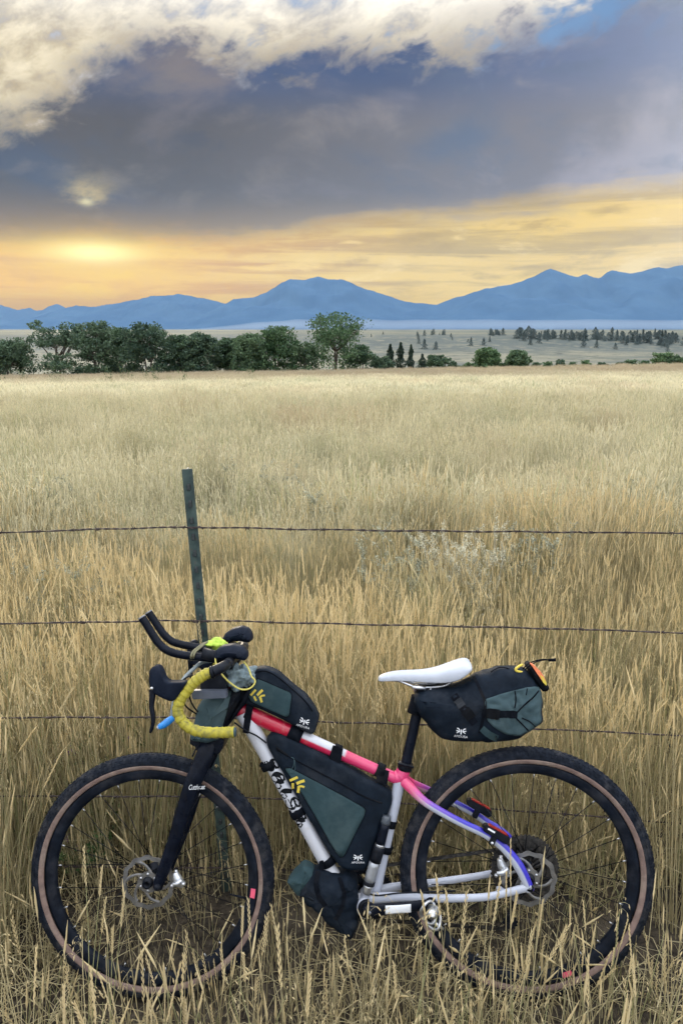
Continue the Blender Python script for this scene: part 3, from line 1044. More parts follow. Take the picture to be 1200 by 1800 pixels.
def weed(name, label, x, y, h, w, seed, leafm, stalkm, nstem=9, nleaf=420, lsize=0.010, flowers=None, cat='weed', group=None, top_only=False):
    rng = np.random.default_rng(seed)
    root = empty(name, loc=(x, y, gz(x, y) - 0.02))
    tag(root, label, cat, group)
    V, F, L = [], [], []
    tips = []
    for i in range(nstem):
        a = rng.uniform(0, 6.28); sp = w * math.sqrt(rng.uniform(0.05, 1))
        e = Vector((math.cos(a) * sp, math.sin(a) * sp, h * rng.uniform(0.72, 1.0)))
        pts = limb(V, F, (e.x * 0.15, e.y * 0.15, 0), e, 0.0028 * h / 0.5, 0.0010 * h / 0.5, rng, seg=4, bend=0.07, steps=6)
        tips.append(e)
        for k in range(5):
            p = pts[int(rng.integers(2, 6))]
            e2 = p + Vector((rng.normal() * w * 0.28, rng.normal() * w * 0.28, h * rng.uniform(0.05, 0.2)))
            limb(V, F, p, e2, 0.0012 * h / 0.5, 0.0006 * h / 0.5, rng, seg=3, bend=0.1, steps=3)
            tips.append(e2)
            for q in range(max(1, nleaf // (nstem * 5))):
                t = rng.uniform(0.3 if top_only else 0.0, 1.05)
                c = p.lerp(e2, t)
                L.append((c.x + rng.normal() * 0.008, c.y + rng.normal() * 0.008, c.z + rng.normal() * 0.008))
    mobj('stems', V, F, stalkm, root)
    L = np.array(L)
    obj('leaves', leaves_mesh('leaves', L, rng.uniform(0.5, 1.2, len(L)) * lsize, rng, leafm, squash=0.45), root)
    if flowers:
        for k in range(flowers):
            t = tips[int(rng.integers(0, len(tips)))]
            P = np.array([(t.x, t.y, t.z)] * 26) + rng.normal(0, 0.007, (26, 3))
            obj('flower_head', leaves_mesh('flower_head', P, rng.uniform(0.003, 0.006, 26), rng, PURPLE), root)
    return root


def ground_at(px, py):
    """Where a pixel's ray meets the ground."""
    d = cam_ray(px, py)
    t = 1.0
    for _ in range(60):
        p = CAM + d * t
        t += max(0.002, (p.z - gz(p.x, p.y)) * 0.8)
    p = CAM + d * t
    return p.x, p.y


for px, y, h, w, sd, lb, fl in ((212, 2.62, 0.46, 0.15, 1, 'green weed with purple flowers seen through the top of the front wheel', 7),
                                (292, 2.72, 0.50, 0.13, 2, 'green leafy weed below the blue bite valve, behind the front tyre', 3),
                                (120, 2.55, 0.34, 0.10, 3, 'small green weed left of the front wheel', 2),
                                (185, 2.45, 0.22, 0.12, 4, 'low green weed inside the front wheel, left of its hub', 2)):
    weed('flowering_weed', lb, (px - CX) / F_PX * (y * 1.28), y, h, w, sd, WEED_GREEN, STALK, 8, 460, 0.012, fl, group='green weeds near the front wheel')
weed('pale_bush', 'whitish feathery weed standing out of the grass between the two upper wires', (812 - CX) / F_PX * 4.75, 4.45, 0.80, 0.26, 21, WEED_PALE, STALK_PALE, 22, 7000, 0.0075, cat='weed', top_only=True)
for i, (px, py, y, lb) in enumerate(((118, 905, 6.6, 'grey-green weed clump at the left edge above the top wire'), (505, 850, 7.6, 'grey-green weed clump right of the post top'), (552, 905, 6.2, 'grey-green weed clump above the top wire, right of the post'),
                                     (1085, 890, 6.4, 'grey-green weed clump above the top wire near the right border'), (112, 1040, 4.1, 'grey weed clump left of the post between the two upper wires'), (420, 845, 8.0, 'small grey-green weed clump further off, right of the post top'),
                                     (700, 985, 4.6, 'grey weed clump left of the whitish feathery weed'), (930, 965, 4.8, 'grey weed clump right of the whitish feathery weed'))):
    weed('grey_weed', lb, (px - CX) / F_PX * y * 1.05, y, 0.72, 0.26, 40 + i, WEED_GREY, STALK_PALE, 14, 2600, 0.012, group='grey-green weeds in the field')
for i, px in enumerate((22, 60, 108, 122, 205, 228, 243, 268, 284, 330, 448)):
    y = 55 + (i * 7) % 9
    x = (px - CX) / F_PX * y * 1.02
    weed('green_weed', '%s dark green weed standing in the distant grass' % (ORD[i] if i < 10 else 'rightmost'), x, y, 1.15 + 0.25 * (i % 3), 0.35, 70 + i, WEED_GREEN, STALK, 7, 180, 0.05, group='dark weeds far out in the field')

# ------------------------------------------------------------------ the bicycle's own frame of reference
# It leans back on the fence; local x runs to its rear (right), z up in its plane, -y towards the road.
LEAN, YAW = R(13.3), R(3.0)
_ex = Vector((math.cos(YAW), -math.sin(YAW), 0.0))
_yh = Vector((math.sin(YAW), math.cos(YAW), 0.0))
_ez = Vector((0, 0, 1)) * math.cos(LEAN) + _yh * math.sin(LEAN)
_ey = _yh * math.cos(LEAN) - Vector((0, 0, 1)) * math.sin(LEAN)
NOSE = R(2.55)                                # front wheel stands a little lower
_ex, _ez = _ex * math.cos(NOSE) + _ez * math.sin(NOSE), _ez * math.cos(NOSE) - _ex * math.sin(NOSE)
_fw = Vector((0, math.cos(PITCH), -math.sin(PITCH)))
_hub = CAM + cam_ray(924, 1533) * 2.243
WR = 0.3675                                   # wheel radius with tyre
_o = _hub - _ez * WR                          # rear tyre's contact point
BM = Matrix((( _ex.x, _ey.x, _ez.x, _o.x), (_ex.y, _ey.y, _ez.y, _o.y), (_ex.z, _ey.z, _ez.z, _o.z), (0, 0, 0, 1)))
BMI = BM.inverted()
_cl = BMI @ CAM


def A(px, py, n=0.0):
    """Photo pixel -> bicycle coordinates, on the plane n metres from its mid-plane towards the road."""
    d = BMI.to_3x3() @ cam_ray(px, py)
    t = (-n - _cl.y) / d.y
    return _cl + d * t


def AP(pts, n=0.0):
    return [A(p[0], p[1], p[2] if len(p) > 2 else n) for p in pts]


def smooth_path(pts, k=6):
    """Catmull-Rom through the points."""
    P = [Vector(p) for p in pts]
    if len(P) < 3: return P
    out = []
    for i in range(len(P) - 1):
        p0, p1, p2, p3 = P[max(i - 1, 0)], P[i], P[i + 1], P[min(i + 2, len(P) - 1)]
        for j in range(k):
            t = j / k
            out.append(0.5 * ((2 * p1) + (p2 - p0) * t + (2 * p0 - 5 * p1 + 4 * p2 - p3) * t * t + (3 * p1 - p0 - 3 * p2 + p3) * t ** 3))
    out.append(P[-1])
    return out


def tube_geo(pts, rad, seg=14, sx=1.0, cap=True, ref=None):
    """Swept tube; rad a number, a list spread over the path, or f(t). sx widens it across y (oval tubes)."""
    n = len(pts)
    V, F = [], []
    ref = Vector(ref) if ref is not None else Vector((0, 1, 0))
    for i, p in enumerate(pts):
        t = i / (n - 1)
        if callable(rad): r = rad(t)
        elif isinstance(rad, (list, tuple)):
            q = t * (len(rad) - 1); j = min(int(q), len(rad) - 2); r = rad[j] + (rad[j + 1] - rad[j]) * (q - j)
        else: r = rad
        ax = (Vector(pts[min(i + 1, n - 1)]) - Vector(pts[max(i - 1, 0)])).normalized()
        u = ref - ax * ref.dot(ax)
        u = u.normalized() if u.length > 0.05 else ax.orthogonal().normalized()
        w = ax.cross(u)
        for k in range(seg):
            a = 2 * math.pi * k / seg
            V.append(Vector(p) + u * (math.cos(a) * r * sx) + w * (math.sin(a) * r))
    for i in range(n - 1):
        for k in range(seg):
            F.append((i * seg + k, i * seg + (k + 1) % seg, (i + 1) * seg + (k + 1) % seg, (i + 1) * seg + k))
    if cap:
        F.append(tuple(reversed(range(seg)))); F.append(tuple(range((n - 1) * seg, n * seg)))
    return V, F


def tube(name, pts, rad, mat, parent, seg=14, sx=1.0, cap=True, ref=None):
    V, F = tube_geo(pts, rad, seg, sx, cap, ref)
    return mobj(name, V, F, mat, parent)


def fix_normals(me):
    bm = bmesh.new(); bm.from_mesh(me); bmesh.ops.recalc_face_normals(bm, faces=bm.faces); bm.to_mesh(me); bm.free()


def resample(pts, n):
    P = [Vector((p[0], p[1], 0)) for p in pts]
    P.append(P[0])
    L = [0]
    for i in range(len(P) - 1): L.append(L[-1] + (P[i + 1] - P[i]).length)
    out = []
    j = 0
    for k in range(n):
        s = L[-1] * k / n
        while L[j + 1] < s: j += 1
        t = (s - L[j]) / max(1e-9, L[j + 1] - L[j])
        out.append(P[j].lerp(P[j + 1], t))
    return out


def round_outline(pts, n=96, it=3):
    """Resample a closed pixel outline and soften its corners."""
    P = resample(pts, n)
    for _ in range(it):
        P = [(P[i - 1] + P[i] * 2 + P[(i + 1) % n]) / 4 for i in range(n)]
    return P


def area2(P):
    return sum(P[i].x * P[(i + 1) % len(P)].y - P[(i + 1) % len(P)].x * P[i].y for i in range(len(P)))


def pillow(name, outline, half, mat, parent=None, mid=0.0, edge=0.014, bulge=0.006, n=110, it=3, wr=0.0, wscale=18.0, seed=0, fixed=False):
    """A stuffed bag: closed pixel outline, half thickness, soft rounded rim and slightly bulging, creased faces."""
    P = round_outline(outline, n, it)
    L = [A(p.x, p.y, mid + half * 0.4) for p in P]
    c = sum(L, Vector()) / n
    sgn = 1
    ar = sum(L[i].x * L[(i + 1) % n].z - L[(i + 1) % n].x * L[i].z for i in range(n))
    sgn = 1 if ar > 0 else -1
    nr = []
    for i in range(n):
        t = L[(i + 1) % n] - L[i - 1]
        v = Vector((-t.z, 0, t.x)) * sgn
        nr.append(v.normalized())
    V, F = [], []
    rings = []
    def ring(f, yoff, inner=None):
        rings.append(len(V))
        for i in range(n):
            p = L[i] + nr[i] * f
            if inner is not None:
                q = L[i] + nr[i] * edge
                p = q.lerp(Vector((c.x, q.y, c.z)), inner)
            y = -mid - yoff
            V.append(Vector((p.x, y, p.z)))
    angs = [0, 20, 42, 65, 90]
    seq = []
    for a in angs:
        seq.append((edge * (1 - math.cos(R(a))), half - edge + edge * math.sin(R(a)), None))
    for k in (0.15, 0.32, 0.5, 0.68, 0.84):
        seq.append((None, half + bulge * (1 - (1 - k) ** 2), k))
    # back face to front face
    for f, yo, inn in reversed(seq): ring(f if f is not None else 0, -yo, inn)
    for f, yo, inn in seq: ring(f if f is not None else 0, yo, inn)
    m = len(rings)
    for a in range(m - 1):
        for i in range(n):
            F.append((rings[a] + i, rings[a] + (i + 1) % n, rings[a + 1] + (i + 1) % n, rings[a + 1] + i))
    cb, cf = len(V), len(V) + 1
    V.append(Vector((c.x, -mid + half + bulge, c.z))); V.append(Vector((c.x, -mid - half - bulge, c.z)))
    for i in range(n):
        F.append((cb, rings[0] + (i + 1) % n, rings[0] + i))
        F.append((cf, rings[-1] + i, rings[-1] + (i + 1) % n))
    if wr:
        V2 = []
        for v in V:
            q = v * wscale + Vector((seed, seed * 2, 0))
            d = mnoise.noise_vector(q) * wr + mnoise.noise_vector(q * 2.7) * wr * 0.45
            V2.append(v + d)
        V = V2
    me = new_mesh(name, V, F, mat)
    fix_normals(me)
    o = obj(name, me, parent)
    return o


def bvh_of(*objs):
    V, F = [], []
    for o in objs:
        b = len(V)
        V += [v.co.copy() for v in o.data.vertices]
        F += [tuple(b + i for i in p.vertices) for p in o.data.polygons]
    return BVHTree.FromPolygons(V, F)


def hit(bvh, px, py, off=0.0012, default=0.0):
    """Point on the near surface seen at a pixel, lifted a little along its normal."""
    p0, p1 = A(px, py, 0.42), A(px, py, -0.35)
    d = (p1 - p0).normalized()
    loc, nor, _, _ = bvh.ray_cast(p0, d)
    if loc is None:
        return A(px, py, default)
    if nor.dot(d) > 0: nor = -nor
    return loc + nor * off


def panel(name, outline, bvh, mat, parent, off=0.0016, n=64, it=1, rings=7, default=0.03, skirt=0.004):
    """A sewn-on sheet that follows the surface below it."""
    P = round_outline(outline, n, it)
    c = sum(P, Vector((0, 0, 0))) / n
    V, F = [], []
    for k in range(rings):
        s = 1 - k / rings
        for p in P:
            q = c + (p - c) * s
            V.append(hit(bvh, q.x, q.y, off, default))
    ci = len(V)
    V.append(hit(bvh, c.x, c.y, off, default))
    for k in range(rings - 1):
        for i in range(n):
            F.append((k * n + i, k * n + (i + 1) % n, (k + 1) * n + (i + 1) % n, (k + 1) * n + i))
    for i in range(n):
        F.append(((rings - 1) * n + i, (rings - 1) * n + (i + 1) % n, ci))
    b = len(V)
    for p in P:
        V.append(hit(bvh, p.x, p.y, off - skirt, default - skirt))
    for i in range(n):
        F.append((i, b + i, b + (i + 1) % n, (i + 1) % n))
    me = new_mesh(name, V, F, mat); fix_normals(me)
    return obj(name, me, parent)


def strips(name, lines, bvh, mat, parent, off=0.0018, default=0.03, k=5, taper=None):
    """Brush strokes / tapes on a surface: lines of (pixel points, width in px)."""
    V, F = [], []
    for pts, w in lines:
        P = smooth_path([Vector((p[0], p[1], 0)) for p in pts], k)
        n = len(P)
        base = len(V)
        for i, p in enumerate(P):
            t = (P[min(i + 1, n - 1)] - P[max(i - 1, 0)]).normalized()
            s = Vector((-t.y, t.x, 0))
            ww = w * (taper(i / (n - 1)) if taper else 1.0) / 2
            for q in (p - s * ww, p + s * ww):
                V.append(hit(bvh, q.x, q.y, off, default))
        for i in range(n - 1):
            F.append((base + 2 * i, base + 2 * i + 1, base + 2 * i + 3, base + 2 * i + 2))
    me = new_mesh(name, V, F, mat, smooth=False)
    return obj(name, me, parent)


def slab(name, outline, n0, n1, mat, parent, it=0, n=None, bev=0.0015, ref=None):
    """Flat plate cut to a pixel outline between offsets n0 and n1 (metres), edges bevelled."""
    P = round_outline(outline, n or 48, it) if it else [Vector((p[0], p[1], 0)) for p in outline]
    L = [A(p.x, p.y, ref if ref is not None else max(n0, n1)) for p in P]
    k = len(L)
    V = [Vector((p.x, -n0, p.z)) for p in L] + [Vector((p.x, -n1, p.z)) for p in L]
    F = [tuple(range(k)), tuple(reversed(range(k, 2 * k)))]
    for i in range(k):
        F.append((i, (i + 1) % k, k + (i + 1) % k, k + i))
    me = new_mesh(name, V, F, mat, smooth=False)
    bm = bmesh.new(); bm.from_mesh(me)
    bmesh.ops.recalc_face_normals(bm, faces=bm.faces)
    if bev:
        bmesh.ops.bevel(bm, geom=[e for e in bm.edges if len(e.link_faces) == 2 and e.calc_face_angle(0) > 0.5], offset=bev, segments=2, affect='EDGES', clamp_overlap=True)
    bm.to_mesh(me); bm.free()
    return obj(name, me, parent)


def text_mesh(name, s, origin_px, ux_px, height_px, bvh, mat, parent, off=0.0015, shear=0.0, spacing=1.0, default=0.03, along=None, aspect=1.0):
    """Lettering laid on a surface: baseline from origin along ux (pixel vector of unit length)."""
    cu = bpy.data.curves.new(name, 'FONT')
    cu.body = s
    cu.size = 1.0
    cu.shear = shear
    cu.space_character = spacing
    cu.resolution_u = 3
    t = bpy.data.objects.new(name + '_tmp', cu)
    me = bpy.data.meshes.new_from_object(t)
    bpy.data.objects.remove(t)
    ux = Vector((ux_px[0], ux_px[1])).normalized()
    uy = Vector((ux.y, -ux.x))
    for v in me.vertices:
        q = Vector(origin_px) + ux * v.co.x * height_px * aspect + uy * v.co.y * height_px
        v.co = hit(bvh, q.x, q.y, off, default)
    me.materials.clear(); me.materials.append(mat)
    return obj(name, me, parent)


def revolve(profile, seg=96, closed=False):
    """profile: (radius, y) pairs -> ring mesh in the bicycle's x-z plane about y."""
    V, F = [], []
    k = len(profile)
    for i in range(seg):
        a = 2 * math.pi * i / seg
        for r, y in profile:
            V.append(Vector((math.cos(a) * r, y, math.sin(a) * r)))
    kk = k if closed else k - 1
    for i in range(seg):
        j = (i + 1) % seg
        for m in range(kk):
            F.append((i * k + m, i * k + (m + 1) % k, j * k + (m + 1) % k, j * k + m))
    return V, F


def lathe(name, profile, mat, parent, loc=None, seg=48, closed=True, smooth=True):
    V, F = revolve(profile, seg, closed)
    me = new_mesh(name, V, F, mat, smooth); fix_normals(me)
    o = obj(name, me, parent)
    if loc is not None: o.location = loc
    return o


def box_geo(c, ex, ey, ez, hx, hy, hz):
    V = [c + ex * sx * hx + ey * sy * hy + ez * sz * hz for sz in (-1, 1) for sy in (-1, 1) for sx in (-1, 1)]
    F = [(0, 2, 3, 1), (4, 5, 7, 6), (0, 1, 5, 4), (2, 6, 7, 3), (0, 4, 6, 2), (1, 3, 7, 5)]
    return V, F


def boxes(name, items, mat, parent, bev=0.0):
    V, F = [], []
    for it in items:
        v, f = box_geo(*it)
        b = len(V); V += v; F += [tuple(b + i for i in q) for q in f]
    me = new_mesh(name, V, F, mat, smooth=False)
    bm = bmesh.new(); bm.from_mesh(me); bmesh.ops.recalc_face_normals(bm, faces=bm.faces)
    if bev: bmesh.ops.bevel(bm, geom=bm.edges[:], offset=bev, segments=2, affect='EDGES', clamp_overlap=True)
    bm.to_mesh(me); bm.free()
    return obj(name, me, parent)


def blob(name, c, rx, ry, rz, mat, parent, seed=0, wr=0.0, ws=30, sub=3):
    bm = bmesh.new()
    bmesh.ops.create_icosphere(bm, subdivisions=sub, radius=1)
    for v in bm.verts:
        p = Vector((v.co.x * rx, v.co.y * ry, v.co.z * rz))
        if wr:
            q = p * ws + Vector((seed * 3.1, seed, seed * 2))
            p += v.co * (mnoise.noise(q) * wr + mnoise.noise(q * 2.3) * wr * 0.6) + mnoise.noise_vector(q * 1.4) * wr * 0.4
        v.co = p + Vector(c)
    me = bpy.data.meshes.new(name); bm.to_mesh(me); bm.free()
    me.polygons.foreach_set('use_smooth', [True] * len(me.polygons))
    me.materials.append(mat)
    return obj(name, me, parent)


X3, Y3, Z3 = Vector((1, 0, 0)), Vector((0, 1, 0)), Vector((0, 0, 1))


def thing(name, label, cat, group=None):
    """Top-level thing standing in the bicycle's tilted frame."""
    o = empty(name)
    o.matrix_world = BM
    tag(o, label, cat, group)
    return o

# ------------------------------------------------------------------ fence
FENCE_Y = 2.34
POST_GREEN, nt_, b_ = material('post_green')
_tc = nt_.nodes.new('ShaderNodeTexCoord')
_n = nz(nt_, _tc.outputs['Object'], 26, 6, 0.65)
_c = cmix(nt_, _n.step(0.35, 0.65), (0.024, 0.046, 0.044), (0.058, 0.090, 0.080))
_c = cmix(nt_, nz(nt_, _tc.outputs['Object'], 60, 6, 0.7).step(0.60, 0.72), _c, (0.11, 0.055, 0.030))
nt_.links.new(_c, b_.inputs['Base Color'])
b_.inputs['Roughness'].default_value = 0.6
RUST = pmat('rusty_wire', (0.060, 0.045, 0.042), 0.7, 0.4, var=0.5, vscale=60)
GALV = pmat('galvanised_clip', (0.22, 0.22, 0.22), 0.5, 0.7, var=0.3)


def fence_post():
    top = on_y(329, 824, FENCE_Y)
    low = on_y(357, 1120, FENCE_Y)
    ax = (top - low).normalized()
    base = top - ax * ((top.z - gz(top.x, FENCE_Y) + 0.25) / ax.z)
    L = (top - base).length
    root = empty('fence_post', loc=base)
    root.rotation_euler = ax.to_track_quat('Z', 'Y').to_euler()
    q = ax.to_track_quat('Z', 'Y')
    tag(root, 'green steel T-shaped fence post with studs, leaning left behind the handlebars', 'fence post')
    # which local direction faces the road
    toward = q.inverted() @ Vector((0.10, -1, 0.0)); toward.z = 0; toward.normalize()
    side = Vector((-toward.y, toward.x, 0))
    def prism(name, s0, s1, t0, t1, z0, z1, mat):
        V = [side * s + toward * t + Vector((0, 0, z)) for z in (z0, z1) for s, t in ((s0, t0), (s1, t0), (s1, t1), (s0, t1))]
        F = [(0, 1, 2, 3), (7, 6, 5, 4), (0, 4, 5, 1), (1, 5, 6, 2), (2, 6, 7, 3), (3, 7, 4, 0)]
        me = new_mesh(name, V, F, mat, False); fix_normals(me)
        bm = bmesh.new(); bm.from_mesh(me)
        bmesh.ops.bevel(bm, geom=bm.edges[:], offset=0.0012, segments=2, affect='EDGES'); bm.to_mesh(me); bm.free()
        return obj(name, me, root)
    prism('face_plate', -0.0165, 0.0165, 0.0, 0.005, 0, L, POST_GREEN)
    prism('rib', -0.003, 0.003, -0.034, 0.0005, 0, L - 0.001, POST_GREEN)
    V = [side * (s * 0.005) + toward * t + Vector((0, 0, z)) for s, t, z in
         ((-1.25, 0.0045, -0.012), (1.25, 0.0045, -0.012), (1, 0.0045, 0.010), (-1, 0.0045, 0.010), (-0.8, 0.013, -0.009), (0.8, 0.013, -0.009), (0.8, 0.0095, 0.004), (-0.8, 0.0095, 0.004))]
    sm = new_mesh('stud', V, [(0, 1, 5, 4), (1, 2, 6, 5), (2, 3, 7, 6), (3, 0, 4, 7), (4, 5, 6, 7), (3, 2, 1, 0)], pmat('stud_steel', (0.014, 0.020, 0.020), 0.7, var=0.3), False); fix_normals(sm)
    z = L - 0.055
    while z > 0.3:
        o = obj('stud', sm, root); o.location = (0, 0, z); z -= 0.0535
    return base, ax


PBASE, PAX = fence_post()


def barbed_wire(label, rowpts, seed):
    """rowpts: pixels along the wire. Two strands twisted together, four-point barbs tied in."""
    rng = random.Random(seed)
    ctl = []
    for px, py in rowpts:
        yy = FENCE_Y - (0.012 if 250 < px < 420 else 0.004)
        ctl.append(on_y(px, py, yy))
    # carry on straight out of the view to the next posts
    ctl = [ctl[0] + (ctl[0] - ctl[1]).normalized() * 2.6] + ctl + [ctl[-1] + (ctl[-1] - ctl[-2]).normalized() * 2.6]
    P = smooth_path(ctl, 40)
    root = empty('barbed_wire', loc=P[0])
    tag(root, label, 'wire', 'strands of the barbed wire fence')
    s = 0
    for ph in (0, math.pi):
        pts = []
        for i, p in enumerate(P):
            if i: s += (P[i] - P[i - 1]).length
            a = i * 0.9 + ph
            pts.append(p - P[0] + Vector((0, math.cos(a) * 0.0016, math.sin(a) * 0.0016 + 0.0012 * math.sin(i * 0.23 + seed))))
        tube('strand', pts, 0.0016, RUST, root, seg=6, cap=True, ref=(0, 1, 0.01))
    # a barb: two turns round the strands and four points
    V, F = [], []
    def addt(pts, r):
        v, f = tube_geo(pts, r, 5); b = len(V); V.extend(v); F.extend(tuple(b + i for i in q) for q in f)
    turn = [Vector((-0.006 + 0.012 * t, math.cos(t * 12.6) * 0.0042, math.sin(t * 12.6) * 0.0042)) for t in np.linspace(0, 1, 20)]
    addt(turn, 0.0011)
    for sx, a in ((-1, 0.6), (-1, 3.7), (1, 2.1), (1, 5.3)):
        p = Vector((sx * 0.005, math.cos(a) * 0.004, math.sin(a) * 0.004))
        addt([p, p + Vector((sx * 0.004, math.cos(a) * 0.011, math.sin(a) * 0.011))], [0.0011, 0.0002])
    bm_ = new_mesh('barb', V, F, RUST)
    dist = 0; nxt = rng.uniform(0.05, 0.12)
    for i in range(1, len(P)):
        dist += (P[i] - P[i - 1]).length
        if dist > nxt:
            o = obj('barb', bm_, root)
            o.location = P[i] - P[0]
            t = (P[i] - P[i - 1]).normalized()
            o.rotation_euler = (rng.uniform(0, 6.28), 0, math.atan2(t.y, t.x))
            nxt += rng.uniform(0.105, 0.135)


barbed_wire('top strand of barbed wire, crossing just below the post top', [(0, 936), (150, 931), (338, 927), (560, 931), (800, 934), (1000, 935.5), (1200, 938)], 1)
barbed_wire('second strand of barbed wire, just above the bar extensions and saddle', [(0, 1096), (150, 1094), (345, 1091), (560, 1096), (800, 1101), (1000, 1106), (1200, 1113)], 2)
barbed_wire('third strand of barbed wire, passing behind the top tube bag and seat pack', [(0, 1262), (150, 1261), (360, 1262), (560, 1269), (720, 1273), (1000, 1284), (1200, 1293)], 3)
barbed_wire('fourth strand of barbed wire, seen through the tops of both wheels', [(0, 1400), (200, 1400), (375, 1401), (600, 1408), (800, 1418), (1000, 1432), (1200, 1448)], 4)
barbed_wire('lowest strand of barbed wire, half hidden in grass behind the hubs', [(0, 1522), (200, 1524), (390, 1526), (600, 1533), (800, 1542), (1000, 1553), (1200, 1566)], 5)
# wire clips that tie the strands to the post
for k, (px, py, lb) in enumerate(((338, 927, 'bent wire clip tying the top strand to the post'), (348, 1092, 'bent wire clip tying the second strand to the post'))):
    c = on_y(px, py, FENCE_Y)
    pts = [Vector((-0.028, 0.0, -0.004)), Vector((-0.022, -0.008, 0.006)), Vector((-0.014, -0.012, 0.002)), Vector((0.0, -0.014, 0.0)), Vector((0.016, -0.012, 0.001)), Vector((0.024, -0.006, 0.005)), Vector((0.034, 0.0, -0.006))]
    V, F = tube_geo(smooth_path(pts, 5), 0.0016, 6)
    o = mobj('wire_clip', V, F, RUST)
    o.location = c
    tag(o, lb, 'wire clip', 'clips on the fence post')

# ------------------------------------------------------------------ bicycle materials
def paint_material():
    m, nt, b = material('frame_paint')
    at = nt.nodes.new('ShaderNodeAttribute'); at.attribute_name = 'paint'
    tcn = nt.nodes.new('ShaderNodeTexCoord')
    d = nz(nt, tcn.outputs['Object'], 40, 6, 0.65)
    c = cmix(nt, d.step(0.52, 0.8) * 0.35, at.outputs['Color'], (0.33, 0.29, 0.24))
    nt.links.new(c, b.inputs['Base Color'])
    nt.links.new((d * 0.3 + 0.18).v, b.inputs['Roughness'])
    b.inputs['Coat Weight'].default_value = 0.4
    b.inputs['Coat Roughness'].default_value = 0.2
    return m


PAINT = paint_material()
BLACK = pmat('black_carbon', (0.004, 0.006, 0.012), 0.30, var=0.3, dust=0.01, spec=0.12)
BLACKM = pmat('black_metal', (0.008, 0.010, 0.015), 0.4, 0.2, var=0.3, dust=0.03, spec=0.12)
RUBBER = pmat('tyre_rubber', (0.009, 0.012, 0.019), 0.78, var=0.35, vscale=50, dust=0.09, bump=0.2, spec=0.10)
HOODR = pmat('hood_rubber', (0.005, 0.009, 0.019), 0.6, spec=0.12, var=0.2, dust=0.02, bump=0.15, bscale=500)
TAN = pmat('tan_sidewall', (0.185, 0.125, 0.105), 0.8, var=0.22, vscale=35, dust=0.35)
RIMM = pmat('black_rim', (0.006, 0.009, 0.016), 0.5, var=0.4, vscale=25, dust=0.06, spec=0.12)
STEEL = pmat('bright_steel', (0.50, 0.51, 0.53), 0.3, 0.9, var=0.2)
ROTM = pmat('rotor_steel', (0.20, 0.20, 0.20), 0.42, 0.8, var=0.3, dust=0.35)
ALU = pmat('polished_alloy', (0.55, 0.57, 0.60), 0.3, 0.8, var=0.2, dust=0.1)
CHAINM = pmat('oily_chain', (0.045, 0.043, 0.042), 0.45, 0.7, var=0.5, vscale=90, dust=0.2)
WHITES = pmat('white_saddle', (0.44, 0.47, 0.53), 0.42, var=0.08, vscale=14, dust=0.10)
GREYT = pmat('grey_trim', (0.20, 0.21, 0.23), 0.6, var=0.15)
CORDURA = pmat('black_cordura', (0.006, 0.011, 0.019), 0.65, var=0.28, vscale=22, bump=0.35, bscale=900, dust=0.045, spec=0.10)
CORD2 = pmat('black_webbing', (0.003, 0.0045, 0.008), 0.75, spec=0.08, var=0.25, bump=0.4, bscale=900, dust=0.04)
GREYB = pmat('grey_green_fabric', (0.030, 0.058, 0.066), 0.6, spec=0.10, var=0.14, vscale=16, bump=0.3, bscale=900, dust=0.07)
GREYL = pmat('light_grey_green_fabric', (0.046, 0.078, 0.088), 0.62, spec=0.10, var=0.14, vscale=16, bump=0.3, bscale=900, dust=0.06)
WHITEP = pmat('white_print', (0.72, 0.74, 0.76), 0.6, var=0.04)
YELP = pmat('yellow_print', (0.62, 0.48, 0.06), 0.6, var=0.06)
BLACKP = pmat('black_print', (0.005, 0.006, 0.008), 0.6, var=0.1, spec=0.1)
YELCORD = pmat('yellow_cord', (0.50, 0.44, 0.10), 0.7, var=0.15, vscale=200)
LIMEC = pmat('lime_cloth', (0.36, 0.50, 0.06), 0.8, var=0.2, vscale=40, bump=0.2)
REDL = pmat('red_lens', (0.26, 0.012, 0.012), 0.25, var=0.1)
BLUEP = pmat('blue_plastic', (0.02, 0.22, 0.62), 0.35, var=0.1)
CLEARH = pmat('grey_hose', (0.22, 0.26, 0.27), 0.45, var=0.1)
OLIVE = pmat('olive_strap', (0.17, 0.16, 0.09), 0.7, var=0.2)
PINKS = pmat('pink_sticker', (0.70, 0.10, 0.17), 0.5, var=0.15)
ORANGE = pmat('orange_patch', (0.80, 0.22, 0.09), 0.5, var=0.1)
YELT, _nt, _b = material('yellow_bar_tape')
_tc = _nt.nodes.new('ShaderNodeTexCoord')
_d1 = nz(_nt, _tc.outputs['Object'], 34, 7, 0.7)
_d2 = nz(_nt, _tc.outputs['Object'], 130, 5, 0.7)
_c = cmix(_nt, _d2.step(0.3, 0.7), (0.34, 0.29, 0.022), (0.46, 0.40, 0.040))
_c = cmix(_nt, (_d1 * 0.7 + _d2 * 0.4).step(0.50, 0.68) * 0.75, _c, (0.11, 0.105, 0.035))
_nt.links.new(_c, _b.inputs['Base Color'])
_b.inputs['Roughness'].default_value = 0.7

RED_, PINK_, WHT_ = lin(176, 14, 50), lin(205, 62, 112), (0.49, 0.50, 0.54)
BLU_, PUR_, SIL_ = lin(38, 26, 168), lin(118, 78, 176), (0.41, 0.44, 0.52)


def lerp3(a, b, t):
    t = min(1, max(0, t))
    return tuple(a[i] + (b[i] - a[i]) * t for i in range(3))


